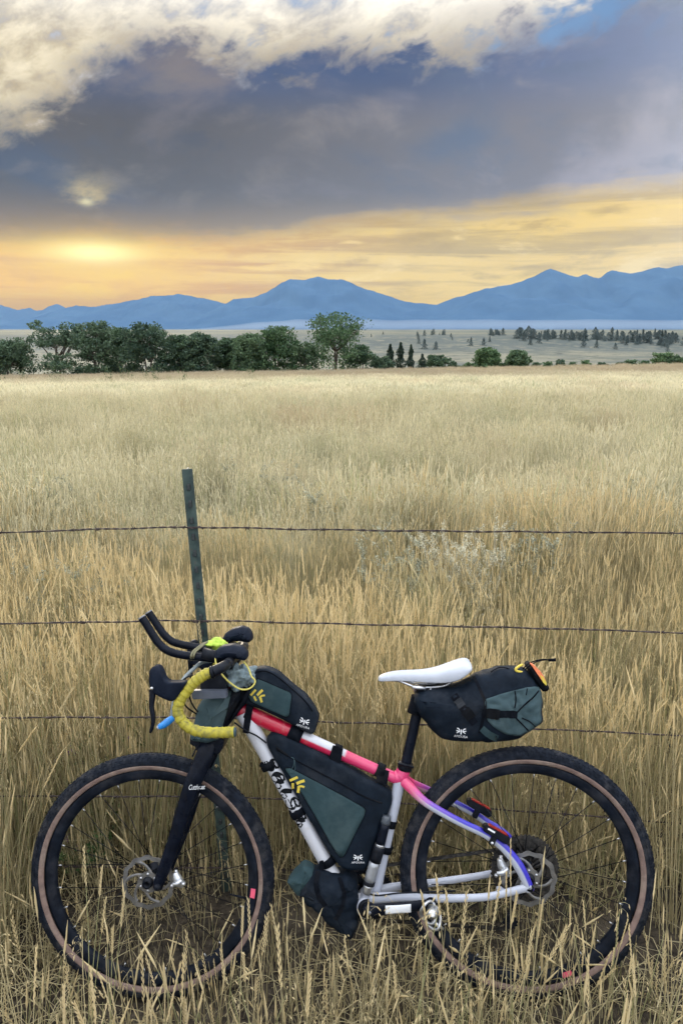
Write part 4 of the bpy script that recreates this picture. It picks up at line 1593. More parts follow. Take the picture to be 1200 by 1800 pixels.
def paint_tube(name, pts, rad, parent, fn, seg=20, sx=1.0, cap=True):
    V, F = tube_geo(pts, rad, seg, sx, cap)
    me = new_mesh(name, V, F, PAINT)
    n = len(pts)
    a = me.attributes.new('paint', 'FLOAT_COLOR', 'POINT')
    cols = []
    for i in range(n):
        for k in range(seg):
            c = fn(i / (n - 1), math.sin(2 * math.pi * k / seg), math.cos(2 * math.pi * k / seg))
            cols += [*c, 1.0]
    a.data.foreach_set('color', cols)
    fix_normals(me)
    return obj(name, me, parent)


def seg_path(p, q, k=24):
    return [Vector(p).lerp(Vector(q), i / k) for i in range(k + 1)]


bike = thing('bicycle', 'bikepacking bicycle with red to blue frame and yellow bar tape, leaning on the wire fence', 'bicycle')
HR = A(924, 1533); HF = A(268, 1539)

# ------------------------------------------------------------------ wheels
KNOB_N = 132
def wheel(c, name_seed, rotor_r, sticker_deg):
    w = empty('wheel', bike, c)
    rt, rc = 0.0265, WR - 0.0280
    prof = lambda a: (rc + rt * math.cos(R(a)), rt * math.sin(R(a)))
    lathe('tyre', [prof(a) for a in range(-98, 99, 7)] + [(rc + rt * 0.9 * math.cos(R(a)), rt * 0.9 * math.sin(R(a))) for a in range(98, -99, -14)], RUBBER, w, seg=120)
    for s in (1, -1):
        pr = [prof(s * a) for a in (97, 103, 109, 116, 123, 130)]
        lathe('sidewall', pr + [(r - 0.0005, y - s * 0.004) for r, y in reversed(pr)], TAN, w, seg=120)
    # tread blocks: two shoulder rows and two centre rows
    items = []
    for i in range(KNOB_N):
        a = 2 * math.pi * i / KNOB_N
        for lat, da, hx, hy, h in ((-62, 0.0, 0.0040, 0.0046, 0.0015), (62, 0.0, 0.0040, 0.0046, 0.0015), (-40, 0.5, 0.0040, 0.0038, 0.0014), (40, 0.5, 0.0040, 0.0038, 0.0014), (-14, 0.15, 0.0046, 0.0030, 0.0012), (14, 0.65, 0.0046, 0.0030, 0.0012)):
            aa = a + da * 2 * math.pi / KNOB_N
            rr = Vector((math.cos(aa), 0, math.sin(aa)))
            nn = (rr * math.cos(R(lat)) + Y3 * math.sin(R(lat))).normalized()
            tt = Vector((-math.sin(aa), 0, math.cos(aa)))
            bb = nn.cross(tt)
            items.append((rr * rc + nn * rt, tt, bb, nn, hx, hy, h))
    kb = boxes('tread_knobs', items, RUBBER, w)
    kb['kind'] = 'stuff'
    lathe('rim', [(0.3215, 0.0135), (0.3195, 0.0155), (0.313, 0.0158), (0.303, 0.0140), (0.2935, 0.0105), (0.2895, 0.0050), (0.2890, 0), (0.2895, -0.0050), (0.2935, -0.0105), (0.303, -0.0140), (0.313, -0.0158), (0.3195, -0.0155), (0.3215, -0.0135), (0.316, 0)], RIMM, w, seg=120)
    lathe('rim_line', [(0.3198, 0.0158), (0.3180, 0.0163), (0.3165, 0.0163), (0.3165, 0.0155)], GREYT, w, seg=120)
    lathe('hub', [(0.008, -0.058), (0.014, -0.056), (0.016, -0.036), (0.028, -0.034), (0.028, -0.030), (0.015, -0.026), (0.014, 0.026), (0.026, 0.030), (0.026, 0.034), (0.016, 0.036), (0.014, 0.056), (0.008, 0.058)], BLACKM, w, seg=28)
    V, F = tube_geo([Vector((0, 0, 0)), Vector((0, 0, 1))], 0.00115, 5)
    sp = new_mesh('spoke', V, F, BLACKM)
    V, F = tube_geo([Vector((0, 0, 0)), Vector((0, 0, 0.013))], [0.0023, 0.0017], 7)
    nm = new_mesh('spoke_nipple', V, F, STEEL)
    for i in range(28):
        a = 2 * math.pi * (i + 0.5) / 28
        s = 1 if i % 2 else -1
        cross = 0.75 * (1 if (i // 2) % 2 else -1)
        p = Vector((math.cos(a + cross) * 0.026, s * 0.032, math.sin(a + cross) * 0.026))
        q = Vector((math.cos(a) * 0.2905, s * 0.002, math.sin(a) * 0.2905))
        o = obj('spoke', sp, w)
        d = q - p
        o.location = p
        o.rotation_euler = d.to_track_quat('Z', 'Y').to_euler()
        o.scale = (1, 1, d.length)
        m = obj('spoke_nipple', nm, w)
        m.location = q
        m.rotation_euler = (-d).to_track_quat('Z', 'Y').to_euler()
    # rotor on the road side: wavy braking ring, spider with six arms
    V, F = [], []
    n = 144
    y0, y1 = -0.0425, -0.0405
    for i in range(n):
        a = 2 * math.pi * i / n
        ro_ = rotor_r - 0.002 + 0.0022 * math.cos(12 * a)
        ri_ = rotor_r - 0.0145 + 0.0016 * math.cos(12 * a + 0.6)
        for r, y in ((ro_, y0), (ri_, y0), (ri_, y1), (ro_, y1)):
            V.append(Vector((math.cos(a) * r, y, math.sin(a) * r)))
    for i in range(n):
        j = (i + 1) % n
        for k in range(4):
            F.append((i * 4 + k, i * 4 + (k + 1) % 4, j * 4 + (k + 1) % 4, j * 4 + k))
    me = new_mesh('rotor', V, F, ROTM, False); fix_normals(me); obj('rotor', me, w)
    lathe('rotor_carrier', [(0.017, -0.0428), (0.031, -0.0428), (0.031, -0.0402), (0.017, -0.0402)], ROTM, w, seg=40, smooth=False)
    for k in range(6):
        a = 2 * math.pi * k / 6 + 0.25
        pts = [Vector((math.cos(a + t * 0.75) * (0.028 + (rotor_r - 0.0125 - 0.028) * t), -0.0415, math.sin(a + t * 0.75) * (0.028 + (rotor_r - 0.0125 - 0.028) * t))) for t in np.linspace(0, 1, 8)]
        V, F = tube_geo(pts, [0.0062, 0.0042, 0.0042, 0.0066], 4, sx=0.22)
        mobj('rotor_arm', V, F, ROTM, w, smooth=False)
    V, F = tube_geo([Vector((0, -0.046, 0)), Vector((0, -0.041, 0))], 0.0042, 8)
    bme = new_mesh('rotor_bolt', V, F, STEEL)
    for k in range(6):
        a = 2 * math.pi * k / 6 + 0.5
        o = obj('rotor_bolt', bme, w); o.location = (math.cos(a) * 0.024, 0, math.sin(a) * 0.024)
    # valve and the pink logo patch beside it
    va = R(sticker_deg)
    rv = Vector((math.cos(va), 0, math.sin(va)))
    V, F = tube_geo([rv * 0.29, rv * 0.238], [0.0035, 0.0024], 8)
    mobj('valve', V, F, BLACKM, w)
    V, F = [], []
    for i in range(9):
        a = va + R(-2.6 + 5.2 * i / 8) + R(5)
        for r, y in ((0.314, -0.0166), (0.300, -0.0142)):
            V.append(Vector((math.cos(a) * r, y, math.sin(a) * r)))
    for i in range(8):
        F.append((2 * i, 2 * i + 1, 2 * i + 3, 2 * i + 2))
    mobj('rim_sticker', V, F, PINKS, w)
    return w


wf = wheel(HF, 1, 0.080, -14); wf['label'] = 'front wheel with tan sidewalls'
wr = wheel(HR, 2, 0.080, -75); wr['label'] = 'rear wheel with tan sidewalls'

# ------------------------------------------------------------------ frame
tt0, tt1 = A(420, 1246), A(702, 1371)
def tt_col(t, up, cy):
    c = lerp3(RED_, PINK_, (t - 0.40) / 0.50)
    if 0.36 < t < 0.66 and up > 0.15: c = WHT_
    return c
paint_tube('top_tube', seg_path(tt0, tt1, 60), [0.0235, 0.022, 0.019, 0.0165, 0.0165], bike, tt_col, seg=28, sx=0.92)
dt0, dt1 = A(424, 1250), A(640, 1600)
dtp = smooth_path(AP([(428, 1252), (447, 1287), (517, 1413), (588, 1541), (622, 1580), (646, 1592)]), 10)
dtube = paint_tube('down_tube', dtp, [0.027, 0.0235, 0.0215, 0.021, 0.022, 0.026], bike, lambda t, u, c: WHT_, seg=24)
stp = AP([(703, 1366), (698, 1392), (684, 1455), (664, 1540), (652, 1588)])
paint_tube('seat_tube', smooth_path(stp, 8), [0.0195, 0.0165, 0.0160, 0.0185, 0.024], bike, lambda t, u, c: PINK_ if t < 0.08 else SIL_)
paint_tube('seat_cluster', smooth_path(AP([(694, 1366), (704, 1364), (712, 1346)]), 8), [0.019, 0.0215, 0.0185], bike, lambda t, u, c: PINK_)
paint_tube('head_tube', seg_path(A(368, 1306), A(405, 1196), 20), [0.027, 0.024, 0.023, 0.024], bike, lambda t, u, c: RED_ if t > 0.4 else WHT_)
bbc = A(646, 1586)
lathe('bottom_bracket', [(0.012, -0.045), (0.024, -0.045), (0.028, -0.040), (0.028, 0.040), (0.024, 0.045), (0.012, 0.045)], BLACKM, bike, bbc, seg=32)
paint_tube('bottom_bracket_shell', [bbc + Y3 * 0.036 * s for s in (-1, -0.4, 0.4, 1)], 0.031, bike, lambda t, u, c: SIL_, seg=28)

def stay_near():
    pts = smooth_path([A(700, 1364, 0.0), A(722, 1386, 0.024), A(746, 1409, 0.044), A(780, 1430, 0.052), A(814, 1448, 0.058), A(848, 1464, 0.060), A(874, 1481, 0.062), A(896, 1502, 0.063), A(912, 1524, 0.064), A(924, 1548, 0.065), A(931, 1566, 0.066)], 8)
    def col(t, up, cy):
        top = lerp3(lerp3(PINK_, PUR_, (t - 0.10) / 0.14), BLU_, (t - 0.22) / 0.16)
        low = lerp3(PINK_, SIL_, (t - 0.10) / 0.14)
        return top if up > 0.12 else low
    paint_tube('seat_stay', pts, [0.0165, 0.0120, 0.0115, 0.0120, 0.0150, 0.0125], bike, col, seg=24, sx=0.7)
    pts2 = smooth_path([A(704, 1362, 0.0), A(722, 1376, -0.030), A(750, 1388, -0.048), A(776, 1400, -0.053), A(803, 1414, -0.058), A(830, 1428, -0.060), A(853, 1444, -0.061), A(876, 1458, -0.062), A(894, 1474, -0.062), A(908, 1496, -0.062), A(915, 1520, -0.062)], 8)
    paint_tube('seat_stay', pts2, [0.0150, 0.0115, 0.0110, 0.0110, 0.0120, 0.0120], bike, col, seg=24, sx=0.7)
stay_near()
silc = lambda t, u, c: lerp3(SIL_, BLU_, 0.0)
paint_tube('chain_stay', smooth_path([A(650, 1580, 0.030), A(700, 1577, 0.040), A(750, 1579, 0.048), A(800, 1579, 0.054), A(850, 1577, 0.060), A(886, 1570, 0.063), A(914, 1563, 0.065), A(933, 1558, 0.066)], 8), [0.018, 0.0125, 0.0115, 0.0110, 0.0115, 0.0125], bike, silc, sx=0.75)
slab('disc_mount', [(872, 1570), (873, 1562), (880, 1561), (887, 1566), (892, 1572)], 0.052, 0.066, PAINT, bike, bev=0.001)
paint_tube('chain_stay', smooth_path([A(650, 1572, -0.030), A(690, 1560, -0.040), A(750, 1553, -0.048), A(800, 1546, -0.054), A(850, 1538, -0.058), A(886, 1530, -0.060), A(914, 1524, -0.062)], 8), [0.018, 0.0130, 0.0115, 0.0105, 0.0105, 0.011], bike, silc, sx=0.75)
_me = bpy.data.objects['disc_mount'].data
_a = _me.attributes.new('paint', 'FLOAT_COLOR', 'POINT'); _a.data.foreach_set('color', [*SIL_, 1.0] * len(_me.vertices))
V, F = tube_geo([A(931, 1561, 0.058), A(931, 1561, 0.074)], 0.0105, 20)
mobj('axle_end', V, F, BLACKM, bike)
V, F = tube_geo([A(931, 1561, 0.072), A(931, 1561, 0.0755)], 0.0052, 6)
mobj('axle_bolt', V, F, GREYT, bike)

# fork: carbon legs flaring into a wide crown
legc = [(366, 1300, 0.030), (362, 1322, 0.046), (352, 1348, 0.054), (337, 1382, 0.058), (322, 1428, 0.058), (308, 1474, 0.057), (292, 1518, 0.056), (280, 1550, 0.056), (277, 1562, 0.056)]
ln = smooth_path([A(*p) for p in legc], 6)
fl = tube('fork_leg', ln, [0.023, 0.0265, 0.0258, 0.0232, 0.0210, 0.0188, 0.0162, 0.0135], BLACK, bike, seg=20, sx=0.55)
lf = [Vector((p.x, -p.y, p.z)) for p in ln]
tube('fork_leg', lf, [0.023, 0.0265, 0.0258, 0.0232, 0.0210, 0.0188, 0.0162, 0.0135], BLACK, bike, seg=20, sx=0.55)
slab('fork_crown', [(338, 1296), (392, 1296), (394, 1306), (386, 1326), (352, 1332), (342, 1314)], -0.05, 0.045, BLACK, bike, it=2, bev=0.006)
slab('crown_guard', [(334, 1294), (346, 1293), (349, 1308), (341, 1312), (334, 1308)], 0.02, 0.055, BLACKM, bike, it=1, bev=0.003)
V, F = tube_geo([A(277, 1560, 0.046), A(277, 1560, 0.070)], 0.010, 18)
mobj('axle_end', V, F, BLACKM, bike)
bf = bvh_of(fl)
text_mesh('fork_lettering', 'Cutthroat', (331, 1388), (1.0, -0.03), 12.5, bf, WHITEP, fl, off=0.0012, shear=0.4, spacing=0.86, default=0.07, aspect=0.66)

# hydraulic calipers
for cx_, cy_, nn in ((310, 1545, 0.046), (880, 1524, 0.040)):
    k = 1 if cx_ < 600 else 1.25
    c_ = empty('brake_caliper', bike)
    def q(dx, dy, n_=0): return A(cx_ + dx * k, cy_ + dy * k, nn + n_)
    tube('caliper_body', smooth_path([q(-2, -12), q(1, -3), q(6, 6), q(14, 11)], 5), [0.008, 0.013, 0.014, 0.008], ALU, c_, seg=12)
    tube('caliper_arm', smooth_path([q(-6, 9, 0.012), q(2, 8, 0.014), q(10, 2, 0.012)], 5), [0.005, 0.008, 0.005], ALU, c_, seg=10)
    tube('bleed_screw', [q(0, -16), q(-1, -9)], 0.005, STEEL, c_, seg=8)
    tube('mount_bolt', [q(12, 9, 0.0), q(13, 9, 0.016)], 0.006, STEEL, c_, seg=8)
    tube('mount_bolt', [q(-7, 12, 0.0), q(-7, 12, 0.016)], 0.006, STEEL, c_, seg=8)

# ------------------------------------------------------------------ drivetrain, on the far side
def cog_mesh(name, r, teeth, y0, y1, mat, hole=0.5, bite=0.004):
    n = teeth * 4
    V, F = [], []
    for i in range(n):
        a = 2 * math.pi * i / n
        rr = r + (0.0 if i % 4 in (0, 1) else -bite)
        for q_, y in ((rr, y0), (r * hole, y0), (r * hole, y1), (rr, y1)):
            V.append(Vector((math.cos(a) * q_, y, math.sin(a) * q_)))
    for i in range(n):
        j = (i + 1) % n
        for k in range(4):
            F.append((i * 4 + k, i * 4 + (k + 1) % 4, j * 4 + (k + 1) % 4, j * 4 + k))
    me = new_mesh(name, V, F, mat, False); fix_normals(me)
    return me
cas = empty('cassette', bike, HR)
for i, (r, tth) in enumerate(((0.101, 50), (0.085, 42), (0.073, 36), (0.062, 30), (0.053, 26), (0.046, 22), (0.038, 18), (0.030, 14))):
    obj('cog', cog_mesh('cog', r, tth, 0.022 + i * 0.0042, 0.024 + i * 0.0042, CHAINM, hole=0.78 if i < 5 else 0.5), cas)
    for k in range(5):
        a = 2 * math.pi * k / 5 + i * 0.2
        if i < 5:
            V, F = tube_geo([Vector((math.cos(a) * 0.02, 0.023 + i * 0.0042, math.sin(a) * 0.02)), Vector((math.cos(a + 0.3) * r * 0.8, 0.023 + i * 0.0042, math.sin(a + 0.3) * r * 0.8))], 0.004, 4, sx=0.3)
            mobj('cog_arm', V, F, CHAINM, cas, smooth=False)
CRN = -0.048
cr = obj('chainring', cog_mesh('chainring', 0.080, 40, 0.045, 0.049, BLACKM, hole=0.80), bike); cr.location = bbc
for k in range(4):
    a = 2 * math.pi * k / 4 + 0.5
    V, F = tube_geo([Vector((math.cos(a) * 0.02, 0.052, math.sin(a) * 0.02)), Vector((math.cos(a) * 0.068, 0.048, math.sin(a) * 0.068))], [0.012, 0.008], 8, sx=0.4)
    o = mobj('chainring_arm', V, F, BLACKM, bike); o.location = bbc
# chain as alternating link plates
def chain_run(p, q):
    out = []
    d = q - p; L = d.length; d.normalize()
    n = int(L / 0.0127)
    w = d.cross(Y3)
    for i in range(n):
        c = p + d * ((i + 0.5) * L / n)
        for s in (-1, 1):
            out.append((c + Y3 * s * (0.0036 if i % 2 else 0.0024), d, Y3, w, 0.0075, 0.0006, 0.0042))
    return out
rcass = 0.060
top_a, top_b = bbc + Vector((0.005, 0.047, 0.080)), HR + Vector((0.0, 0.036, rcass))
arc = []
chain_items = chain_run(top_a, top_b)
pul = HR + Vector((-0.045, 0.036, -0.165))
chain_items += chain_run(bbc + Vector((0.02, 0.047, -0.077)), pul + Vector((-0.01, 0, -0.02)))
prev = None
for i in range(16):
    a = R(90 - i * 13)
    p = HR + Vector((math.cos(a) * rcass, 0.036, math.sin(a) * rcass))
    if prev is not None: chain_items += chain_run(prev, p) if (p - prev).length > 0.0128 else []
    prev = p
for i in range(14):
    a0, a1 = R(90 + i * 13), R(103 + i * 13)
    chain_items += chain_run(bbc + Vector((math.cos(a0) * 0.08, 0.047, math.sin(a0) * 0.08)), bbc + Vector((math.cos(a1) * 0.08, 0.047, math.sin(a1) * 0.08)))
ch = boxes('chain', chain_items, CHAINM, bike); ch['kind'] = 'stuff'
der = empty('rear_derailleur', bike)
tube('derailleur_body', smooth_path([HR + Vector((0.01, 0.062, -0.02)), HR + Vector((0.0, 0.066, -0.05)), HR + Vector((-0.025, 0.05, -0.075))], 5), [0.010, 0.016, 0.012], BLACKM, der, seg=10)
tube('derailleur_cage', seg_path(HR + Vector((-0.02, 0.044, -0.07)), HR + Vector((-0.05, 0.044, -0.175)), 4), [0.012, 0.010], BLACKM, der, seg=10, sx=0.2)
for q_ in (HR + Vector((-0.02, 0.036, -0.085)), pul):
    o = obj('jockey_wheel', cog_mesh('jockey_wheel', 0.023, 12, -0.002, 0.002, BLACKM, hole=0.2), der); o.location = q_
# near crank arm, pedal
ca, cb_ = A(649, 1601, 0.082), A(757, 1590, 0.086)
crank = tube('crank_arm', seg_path(ca, cb_, 10), [0.0195, 0.0170, 0.0160, 0.0150, 0.0165], BLACK, bike, seg=16, sx=0.42)
for p_, r_ in ((ca, 0.020), (cb_, 0.0165)):
    V, F = tube_geo([p_ + Y3 * 0.009, p_ - Y3 * 0.009], r_, 24); mobj('crank_boss', V, F, BLACK, bike)
V, F = tube_geo([ca - Y3 * 0.008, ca - Y3 * 0.0115], 0.0105, 18); mobj('crank_bolt', V, F, BLACKM, bike)
V, F = tube_geo([ca - Y3 * 0.011, ca - Y3 * 0.0125], 0.0055, 6); mobj('crank_bolt', V, F, GREYT, bike)
bc = bvh_of(crank)
panel('crank_label', [(677, 1592), (700, 1591), (722, 1589), (722, 1604), (700, 1605), (677, 1607)], bc, WHITEP, crank, off=0.0012, n=40, it=0, rings=4, default=0.09, skirt=0.001)
ped = empty('pedal', bike)
pc = A(756, 1604, 0.112)
tube('pedal_axle', [cb_, cb_ - Y3 * 0.07], [0.009, 0.007], STEEL, ped, seg=10)
tube('pedal_bearing', [cb_ - Y3 * 0.022, cb_ - Y3 * 0.06], 0.0125, ALU, ped, seg=14)
for dz, k in ((0, 1), (0, -1)):
    lp = [pc + Vector((math.cos(t) * 0.021 + 0.006 * k, 0.012 * math.sin(2 * t), math.sin(t) * 0.030 * 1.0 - 0.016 * (k + 1) / 2)) for t in np.linspace(0, 6.283, 20)]
    tube('pedal_clip', lp, 0.0042, ALU, ped, seg=8, cap=False)
tube('pedal_spring', [pc + Vector((0.004, -0.004, -0.022)), pc + Vector((0.034, -0.004, -0.044))], [0.006, 0.004], STEEL, ped, seg=8)
# far crank
o = tube('crank_arm', seg_path(bbc + Y3 * 0.062, bbc + Vector((-0.172, 0.075, 0.016)), 8), [0.0185, 0.014, 0.0155], BLACK, bike, seg=14, sx=0.45)

# ------------------------------------------------------------------ seat post, saddle
tube('seat_post', seg_path(A(711, 1352), A(741, 1214), 12), 0.0153, BLACK, bike, seg=22)
col_ = tube('seat_collar', seg_path(A(710.5, 1353), A(713, 1341), 3), [0.0215, 0.0215], BLACKM, bike, seg=22)
tube('collar_lever', smooth_path([A(700, 1343, 0.012), A(712, 1345, 0.026), A(726, 1349, 0.016)], 4), [0.004, 0.005, 0.004], BLACKM, bike, seg=8)
tube('seat_clamp', seg_path(A(738, 1220, 0.0), A(742, 1206, 0.0), 3), [0.017, 0.024], BLACKM, bike, seg=16)


def saddle():
    s = empty('saddle', bike)
    # stations along the saddle: pixel x, pixel y of the near rim, half width, height of the middle above the rim, drop of the skirt
    st = [(664, 1193, 0.006, 0.003, 0.006), (668, 1192, 0.017, 0.006, 0.010), (684, 1189, 0.021, 0.010, 0.014), (706, 1187.5, 0.022, 0.012, 0.016), (730, 1188, 0.024, 0.013, 0.018),
          (752, 1188, 0.031, 0.014, 0.021), (772, 1186, 0.044, 0.015, 0.026), (792, 1182, 0.060, 0.015, 0.031), (808, 1178, 0.069, 0.015, 0.030), (820, 1174.5, 0.071, 0.014, 0.022), (828, 1174, 0.066, 0.012, 0.010), (831, 1175, 0.058, 0.008, 0.003)]
    V, F = [], []
    m = 17
    for px, py, hw_, crown, skirt in st:
        c = A(px, py, hw_)
        x, z = c.x, c.z
        row = []
        for k in range(m):
            u = -1 + 2 * k / (m - 1)
            au = abs(u)
            if au < 0.82:
                v = au / 0.82
                yy = hw_ * v * 0.96
                zz = z + crown * (1 - v ** 2.2) + (-0.006 * math.exp(-(u / 0.16) ** 2) if px > 690 else 0)
            else:
                v = (au - 0.82) / 0.18
                yy = hw_ * (0.96 + 0.04 * math.sin(v * math.pi))
                zz = z - skirt * v
            row.append(Vector((x, math.copysign(yy, u), zz)))
        V += row
        V += [Vector((r.x, r.y * 0.93, r.z - 0.002 if abs(r.y) > hw_ * 0.9 else r.z - 0.007)) for r in reversed(row)]
    k2 = 2 * m
    for i in range(len(st) - 1):
        for k in range(k2):
            F.append((i * k2 + k, i * k2 + (k + 1) % k2, (i + 1) * k2 + (k + 1) % k2, (i + 1) * k2 + k))
    F.append(tuple(reversed(range(k2)))); F.append(tuple(range((len(st) - 1) * k2, len(st) * k2)))
    me = new_mesh('saddle_shell', V, F, WHITES); fix_normals(me)
    so = obj('saddle_shell', me, s)
    md = so.modifiers.new('smooth', 'SUBSURF'); md.levels = 1; md.render_levels = 1
    for sg in (1, -1):
        pts = [(676, 1195, 0.006), (700, 1197, 0.014), (716, 1203, 0.021), (732, 1208, 0.022), (762, 1208, 0.022), (782, 1205, 0.030), (794, 1198, 0.036)]
        L = [A(*p) for p in pts]
        L = [Vector((p.x, p.y * sg, p.z)) for p in L]
        tube('saddle_rail', smooth_path(L, 5), 0.0036, STEEL, s, seg=9)
    return s


saddle()
tube('seat_clamp', [A(724, 1208, 0.03), A(748, 1210, 0.03)], 0.006, STEEL, bike, seg=10)
tube('clamp_bolt', [A(729, 1215, 0.02), A(728, 1206, 0.02)], 0.004, STEEL, bike, seg=8)
tube('clamp_bolt', [A(757, 1218, 0.02), A(756, 1208, 0.02)], 0.004, STEEL, bike, seg=8)

# ------------------------------------------------------------------ handlebar, drops wrapped in yellow tape
BN = 0.205
drop = [(372, 1182), (364, 1184), (352, 1191), (340, 1201), (328, 1215), (317, 1231), (312.5, 1248), (318, 1264), (333, 1279), (352, 1286), (375, 1288), (395, 1287.5), (412, 1287)]
dl = smooth_path(AP(drop, BN), 14)
def tape_r(L):
    return lambda t: 0.0138 + 0.0020 * (((t * L * 1.0) % 1.0)) + 0.0003 * math.sin(t * 90)
far = lambda pts: [Vector((p.x, -p.y, p.z)) for p in pts]
o = tube('handlebar_drop', dl, tape_r(22), YELT, bike, seg=22); o['label'] = 'near drop wrapped in dirty yellow tape'
tube('handlebar_drop', far(dl), tape_r(22), YELT, bike, seg=18)
V, F = tube_geo([dl[-1] - Vector((0.002, 0, 0)), dl[-1] + Vector((0.004, 0, 0))], [0.0145, 0.0120], 20); mobj('bar_plug', V, F, GREYL, bike)
V, F = tube_geo([p for p in far([dl[-1] - Vector((0.002, 0, 0)), dl[-1] + Vector((0.004, 0, 0))])], [0.0145, 0.0120], 16); mobj('bar_plug', V, F, GREYL, bike)
d0 = dl[0]
barp = smooth_path([d0, d0 + Vector((0.018, 0.02, 0.006)), d0 + Vector((0.026, 0.07, 0.006)), d0 + Vector((0.028, BN - 0.0, 0.006)), Vector((d0.x + 0.026, -d0.y - 0.07, d0.z + 0.006)), Vector((d0.x + 0.018, -d0.y - 0.02, d0.z + 0.006)), Vector((d0.x, -d0.y, d0.z))], 6)
tube('handlebar_top', barp, 0.0150, BLACKM, bike, seg=16)
V, F = tube_geo([dl[0] - (dl[1] - dl[0]).normalized() * 0.006, dl[3]], [0.0175, 0.0172], 20); mobj('tape_finish', V, F, BLACKM, bike)
tube('stem', smooth_path([A(405, 1200), A(392, 1188), d0 + Vector((0.028, BN, 0.006))], 6), [0.020, 0.019, 0.021], BLACKM, bike, seg=16)

def brake_lever(sg):
    h = empty('brake_lever', bike)
    fx = (lambda p: p) if sg > 0 else (lambda p: Vector((p.x, -p.y, p.z)))
    out = [(263, 1178), (268, 1172), (276, 1168), (281, 1170), (285, 1180), (290, 1193), (297, 1198), (312, 1198), (330, 1198), (322, 1212), (312, 1226), (304, 1234), (290, 1229), (276, 1222), (266, 1214), (262, 1200)]
    P = round_outline(out, 60, 2)
    L = [A(p.x, p.y, BN + 0.008) for p in P]
    c = sum(L, Vector()) / len(L)
    V, F = [], []
    n = len(L)
    rg_ = [(0.0, 0.010), (0.05, 0.0155), (0.16, 0.0185), (0.34, 0.0200), (0.6, 0.0205)]
    seqs = [(k, -y) for k, y in reversed(rg_)] + rg_
    for k, y in seqs:
        for p in L:
            q = p.lerp(c, k)
            V.append(Vector((q.x, -BN - y, q.z)))
    for a in range(len(seqs) - 1):
        for i in range(n):
            F.append((a * n + i, a * n + (i + 1) % n, (a + 1) * n + (i + 1) % n, (a + 1) * n + i))
    V.append(Vector((c.x, -BN + 0.0205, c.z))); V.append(Vector((c.x, -BN - 0.0205, c.z)))
    for i in range(n):
        F.append((len(V) - 2, (i + 1) % n, i)); F.append((len(V) - 1, (len(seqs) - 1) * n + i, (len(seqs) - 1) * n + (i + 1) % n))
    V = [fx(v) for v in V]
    me = new_mesh('hood', V, F, HOODR); fix_normals(me); obj('hood', me, h)
    lv = smooth_path([fx(A(*p)) for p in ((269, 1212, BN + 0.002), (268, 1226, BN + 0.006), (266.5, 1242, BN + 0.010), (269, 1258, BN + 0.013), (269, 1272, BN + 0.014), (266, 1283, BN + 0.014), (264, 1288, BN + 0.014))], 6)
    tube('lever_blade', lv, [0.010, 0.0085, 0.0068, 0.0058, 0.0050, 0.0030], BLACK, h, seg=12, sx=0.9)
    pv = fx(A(267, 1210, BN + 0.026)); pw = fx(A(267, 1210, BN + 0.030))
    V, F = tube_geo([pv, pw], 0.0042, 12); mobj('pivot_pin', V, F, STEEL, h)
    return h


h1 = brake_lever(1); h1['label'] = 'near brake hood and lever'
# the far hood shows above the bar, so the bar is turned a touch; its mirror sits there
h2 = brake_lever(-1)

# aero extensions with elbow pads
for nm, pts, n_ in (('near', [(250, 1086), (258, 1098), (267, 1113), (277, 1128), (289, 1140), (303, 1147), (320, 1151), (343, 1154), (378, 1158)], 0.062),
                    ('far', [(262, 1077), (270, 1089), (280, 1104), (290, 1117), (302, 1127), (316, 1132), (335, 1136), (355, 1139), (384, 1144)], -0.062)):
    pth = smooth_path(AP(pts, n_), 8)
    ext = tube('bar_extension', pth, 0.0118, BLACK, bike, seg=18)
    V, F = tube_geo([pth[0] + (pth[0] - pth[1]).normalized() * 0.004, pth[0]], [0.0105, 0.0122], 18); mobj('extension_plug', V, F, GREYT, bike)
    # riser under the extension
    e = pth[-6]
    tube('extension_clamp', [e + Vector((0, 0, 0.012)), Vector((d0.x + 0.028, e.y, d0.z + 0.004))], [0.018, 0.017], BLACKM, bike, seg=14)


def elbow_pad(out, n_, foot):
    """Padded cup: a cushion of the traced outline on a bracket."""
    o = empty('elbow_pad', bike)
    pillow('pad', out, 0.036, HOODR, o, mid=n_, edge=0.024, bulge=-0.006, n=70, it=2, wr=0.0006)
    tube('pad_bracket', [A(foot[0], foot[1], n_), A(foot[0] - 4, foot[1] + 14, n_)], [0.020, 0.014], BLACKM, o, seg=12)
    return o


p1 = elbow_pad([(376, 1152), (380, 1142), (391, 1135), (409, 1133), (425, 1137), (434, 1146), (435, 1157), (430, 1162), (416, 1158), (400, 1158), (384, 1163), (377, 1160)], 0.068, (404, 1160))
p2 = elbow_pad([(391, 1122), (396, 1113), (408, 1105), (424, 1101), (436, 1105), (442, 1115), (443, 1125), (438, 1130), (420, 1127), (405, 1129), (394, 1128)], -0.070, (412, 1130))

